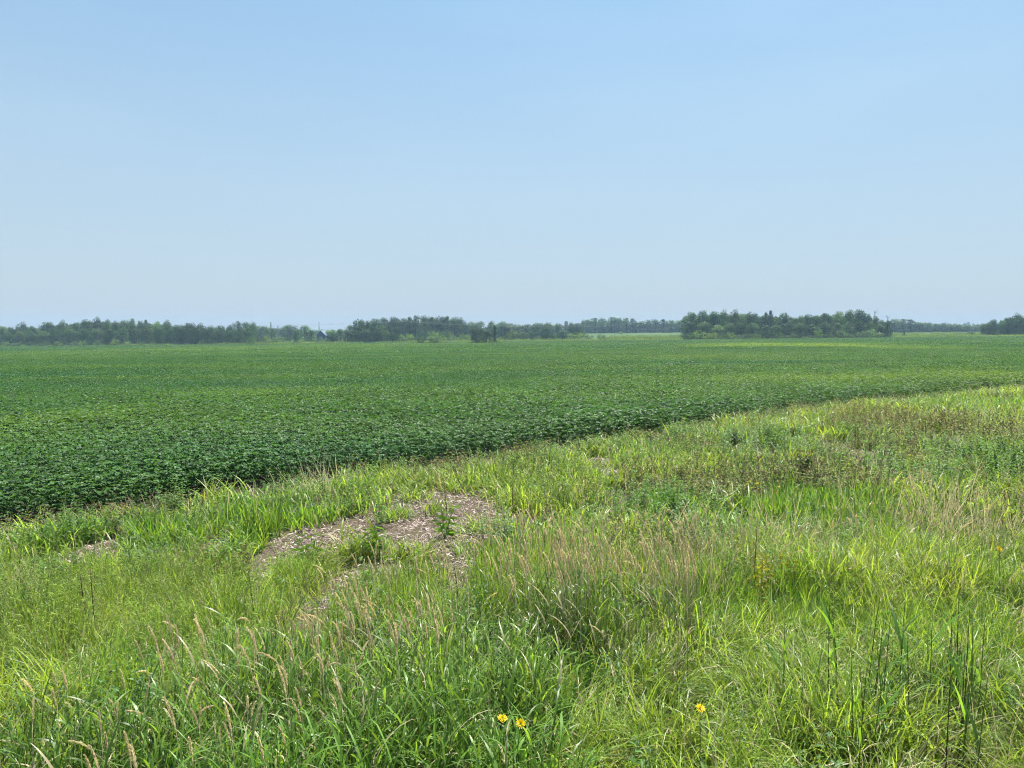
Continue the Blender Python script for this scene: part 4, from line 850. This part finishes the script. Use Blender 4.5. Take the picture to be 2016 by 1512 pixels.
# ------------------------------------------------------------------ flowers and single weeds
def flower(px, py, H, seed, label, name="yellow_flower", R=.024, tilt=.5, mat="petal", cat="flower", tint=(1, 1, 1)):
    x, y = on_ground(px, py, H); r = random.Random(seed); e = bpy.data.objects.new(name, None); COL.objects.link(e); e.location = (x, y, float(terrain(x, y)) - .01); tag(e, label, cat)
    path = arc((0, 0, 0), r.uniform(0, 6.28), H, .03, .1, 5, 0, r); mb = MB(); mb.tube(path, [.003, .003, .0027, .0025, .0022, .002], 5, r.random()); o = mb.obj("stem", [M["plant"]], e); o.color = (.9, .9, .9, 1)
    top = Vector(path[-1]); ax = Vector((r.uniform(-.3, .3), -tilt, 1)).normalized(); s = ax.cross(Vector((1, 0, 0))).normalized(); u = ax.cross(s)
    mb = MB(); mb.tube([top - ax * .012, top - ax * .004, top + ax * .003], [.003, .008, .009], 7, .4); cx = o = mb.obj("calyx", [M["plant"]], e); o.color = (.8, .8, .8, 1)
    mb = MB()
    for ring, (n, L, up) in enumerate(((17, R * 1.12, .2), (13, R * .85, .6), (9, R * .5, 1.1))):
        for k in range(n):
            a = 2 * PI * k / n + ring * .3 + r.uniform(-.08, .08); d = s * math.cos(a) + u * math.sin(a); p0 = top + d * .003; p1 = top + d * L * .6 + ax * L * up * .7; p2 = top + d * L * r.uniform(.75, 1.15) + ax * L * up * .85; sd = d.cross(ax).normalized()
            mb.strip([p0, p1, p2], [.002, .0042, .0034], sd, r.random())
    o = mb.obj("petals", [M[mat]], cx); o.color = (*tint, 1)
    for k in range(3):
        mb = MB(); t = .2 + .22 * k; i = int(t * 5); leaflet(mb, path[i], Vector((math.cos(k * 2.3), math.sin(k * 2.3), .5)), Vector((0, 0, 1)), .09, .026, r.random()); o = mb.obj("leaf", [M["plant"]], e); o.color = (1, 1, 1, 1)
flower(974, 1419, .74, 1, "yellow dandelion-like flower, left one of the close pair at the bottom", tilt=.35)
flower(1004, 1417, .74, 2, "yellow dandelion-like flower, right one of the close pair at the bottom", tilt=.6)
flower(1382, 1401, .74, 3, "yellow dandelion-like flower alone in the matted grass at the bottom", tilt=.3)
flower(1973, 1081, .62, 4, "yellow flower near the right edge beside the bent seed heads", tilt=1.0, R=.026)
flower(1098, 1437, .45, 5, "small pinkish clover flower in the shade near the bottom", "clover_flower", .009, .2, "petal", "flower", (.85, 1.05, 45))

def weed_plant(name, px, py, H, seed, label, cat, tint, group=None, n=26, L=(.05, .1), ratio=.42, dead=0.0, stems=3, spread=.35):
    x, y = on_ground(px, py, H); r = random.Random(seed); e = bpy.data.objects.new(name, None); COL.objects.link(e); e.location = (x, y, float(terrain(x, y)) - .01); tag(e, label, cat, group)
    sm = MB(); lf = MB()
    for k in range(stems):
        a0 = r.uniform(0, 6.28); path = arc((0, 0, 0), a0, H * r.uniform(.75, 1.0), r.uniform(.02, spread), .15, 5, 0, r); sm.tube(path, [.006, .005, .0045, .004, .003, .0015], 5, .5, dead)
        for j in range(n):
            t = .15 + .83 * j / n; i = int(t * 5); p = Vector(path[i]).lerp(Vector(path[i + 1]), t * 5 - i); a = j * 2.4 + r.uniform(-.4, .4); ll = r.uniform(*L) * (1.25 - .6 * t)
            leaflet(lf, p, Vector((math.cos(a), math.sin(a), r.uniform(-.35, .6))), Vector((r.uniform(-.3, .3), r.uniform(-.3, .3), 1)), ll, ll * ratio, r.random(), 1.0 if r.random() < dead else 0.0, .15)
    o = sm.obj("stems", [M["plant"]], e); o.color = (*tint, 1); o = lf.obj("leaves", [M["plant"]], e, smooth=False); o.color = (*tint, 1)
Y_ = (5.5, 2.3, .6)
weed_plant("yellowing_plant", 1487, 936, .50, 1, "small plant with bright yellow leaves below the brown weeds", "plant", (8, 3.0, .3), None, 5, (.06, .10), .5, 0, 2)
weed_plant("yellowing_plant", 1527, 942, .44, 2, "smaller yellow-leaved plant right of the brighter one", "plant", (7, 2.7, .3), None, 4, (.06, .1), .5, 0, 1)
for i, (px, py, lab) in enumerate(((1475, 1045, "yellowing bushy weed left of the dark dead stalk"), (1520, 1040, "yellowing bushy weed between the dead stalk and dry grass"), (1548, 1056, "rusty yellow weed at the right of the yellowing patch"), (1440, 1062, "low yellowing weed at the left of the yellowing patch"), (1500, 1070, "low yellowing weed at the front of the yellowing patch"), (1660, 1048, "single yellow-tinged weed right of the dry grass"))):
    weed_plant("yellowing_weed", px, py, .64, 20 + i, lab, "plant", (4.4 + .6 * (i % 3), 2.0 + .2 * (i % 2), .5), "yellowing weeds", 12, (.04, .08), .36, .22, 5, .6)
weed_plant("dark_weed", 1588, 884, .62, 7, "dark leafy weed standing by the bare patch on the right", "weed", (.42, .5, .5), None, 26, (.08, .13), .6, 0, 6, .3)
weed_plant("dark_weed", 1445, 845, .5, 8, "round very dark weed at the crop's edge", "weed", (.35, .5, .6), None, 22, (.07, .11), .6, 0, 6, .5)
weed_plant("yellow_green_weed", 1800, 885, .42, 9, "yellow-green weed among dark leaves in the right middle", "weed", (3.2, 1.9, .6), None, 20, (.06, .1), .6, 0, 5, .5)
weed_plant("leafy_weed", 985, 1288, .6, 10, "pale narrow-leaved weed in the tall grass above the flower pair", "weed", (1.9, 1.6, 1.5), None, 34, (.06, .1), .22, 0, 3, .3)
weed_plant("leafy_weed", 1165, 1250, .55, 11, "narrow-leaved green weed left of the dark hollow", "weed", (1.2, 1.3, 1.3), None, 34, (.06, .1), .22, 0, 3, .3)
weed_plant("leafy_weed", 1330, 955, .5, 12, "upright pale green weed right of the brown weeds at centre", "weed", (1.4, 1.5, 1.2), None, 30, (.06, .1), .3, 0, 4, .3)
for i, (px, py, lab) in enumerate(((745, 1025, "dark green grass-like weed at the left rim of the large straw patch"), (875, 985, "upright green weed standing inside the large straw patch"), (610, 1040, "pale spiky weed above the small straw patch"))):
    weed_plant("upright_weed", px, py, .5, 40 + i, lab, "weed", (1.8, 1.75, 1.3), "weeds round the straw patches", 9, (.12, .2), .09, 0, 5, .35)
def dock(px, py, H, seed, label):
    H += .14; x, y = on_ground(px, py, H); r = random.Random(seed); e = bpy.data.objects.new("dead_dock", None); COL.objects.link(e); e.location = (x, y, float(terrain(x, y)) - .01); tag(e, label, "dead weed", "dead brown dock stalks")
    path = arc((0, 0, 0), r.uniform(0, 6.28), H, r.uniform(0, .1), r.uniform(0, .1), 6, 0, r); mb = MB(); mb.tube(path, [.005, .0048, .0045, .004, .0035, .003, .0015], 5, .5); o = mb.obj("stem", [M["dock"]], e); o.color = (1, 1, 1, 1); mb = MB()
    for k in range(130):
        t = r.uniform(.42, .99) * 6; i = min(5, int(t)); p = Vector(path[i]).lerp(Vector(path[i + 1]), t - i); a = r.uniform(0, 6.28); q = r.uniform(.004, .026); leaflet(mb, p + Vector((math.cos(a) * q, math.sin(a) * q, 0)), Vector((math.cos(a), math.sin(a), r.uniform(-.5, .8))), Vector((0, 0, 1)), r.uniform(.008, .015), r.uniform(.006, .011), r.random(), 0, .1, False)
    o = mb.obj("seed_cluster", [M["dock"]], e, smooth=False); c = r.uniform(.8, 1.5); o.color = (c, c, c, 1)
DL = ["dead brown dock stalk in the foxtail at the left, by the faint bare patch", "slim dead stalk just left of the left dock", "dark dead dock stalk left of the seed-headed stand below the straw", "smaller dark stalk beside the dock below the straw", "dark dead stalk on the right rim of the large straw patch", "dark stalk standing in the grass right of the straw patch", "blackish dead stalk among the yellowing weeds", "short dead stalk at the faint bare patch in the foxtail", "dead stalk in the brown weeds along the crop at centre", "second dead stalk in the brown weeds at centre", "dark dead stalk beside the small bare spot at right", "dead stalk near the crop edge on the far right"]
for i, (px, py, H) in enumerate(((182, 1112, .55), (168, 1120, .5), (563, 1200, .6), (538, 1200, .5), (908, 1100, .6), (1068, 1015, .55), (1487, 1025, .62), (500, 1115, .45), (880, 935, .5), (1010, 925, .5), (1610, 905, .5), (1928, 795, .7))):
    dock(px, py, H, 500 + i, DL[i])

# ------------------------------------------------------------------ air
def make_haze():
    mb = MB(); box(mb, -1500, 1500, -60, 1420, -12, 21); o = mb.obj("haze", [], smooth=False)
    m = bpy.data.materials.new("summer haze"); n, l = nodes_of(m); v = n.new("ShaderNodeVolumePrincipled"); v.inputs["Color"].default_value = (.52, .74, 1.0, 1); v.inputs["Density"].default_value = HAZE; v.inputs["Anisotropy"].default_value = 0.0
    out = n.new("ShaderNodeOutputMaterial"); l.new(v.outputs[0], out.inputs["Volume"]); o.data.materials.append(m)
    tag(o, "thin pale blue summer haze over the whole landscape", "haze", kind="stuff")
HAZE = 0.00035
make_haze()
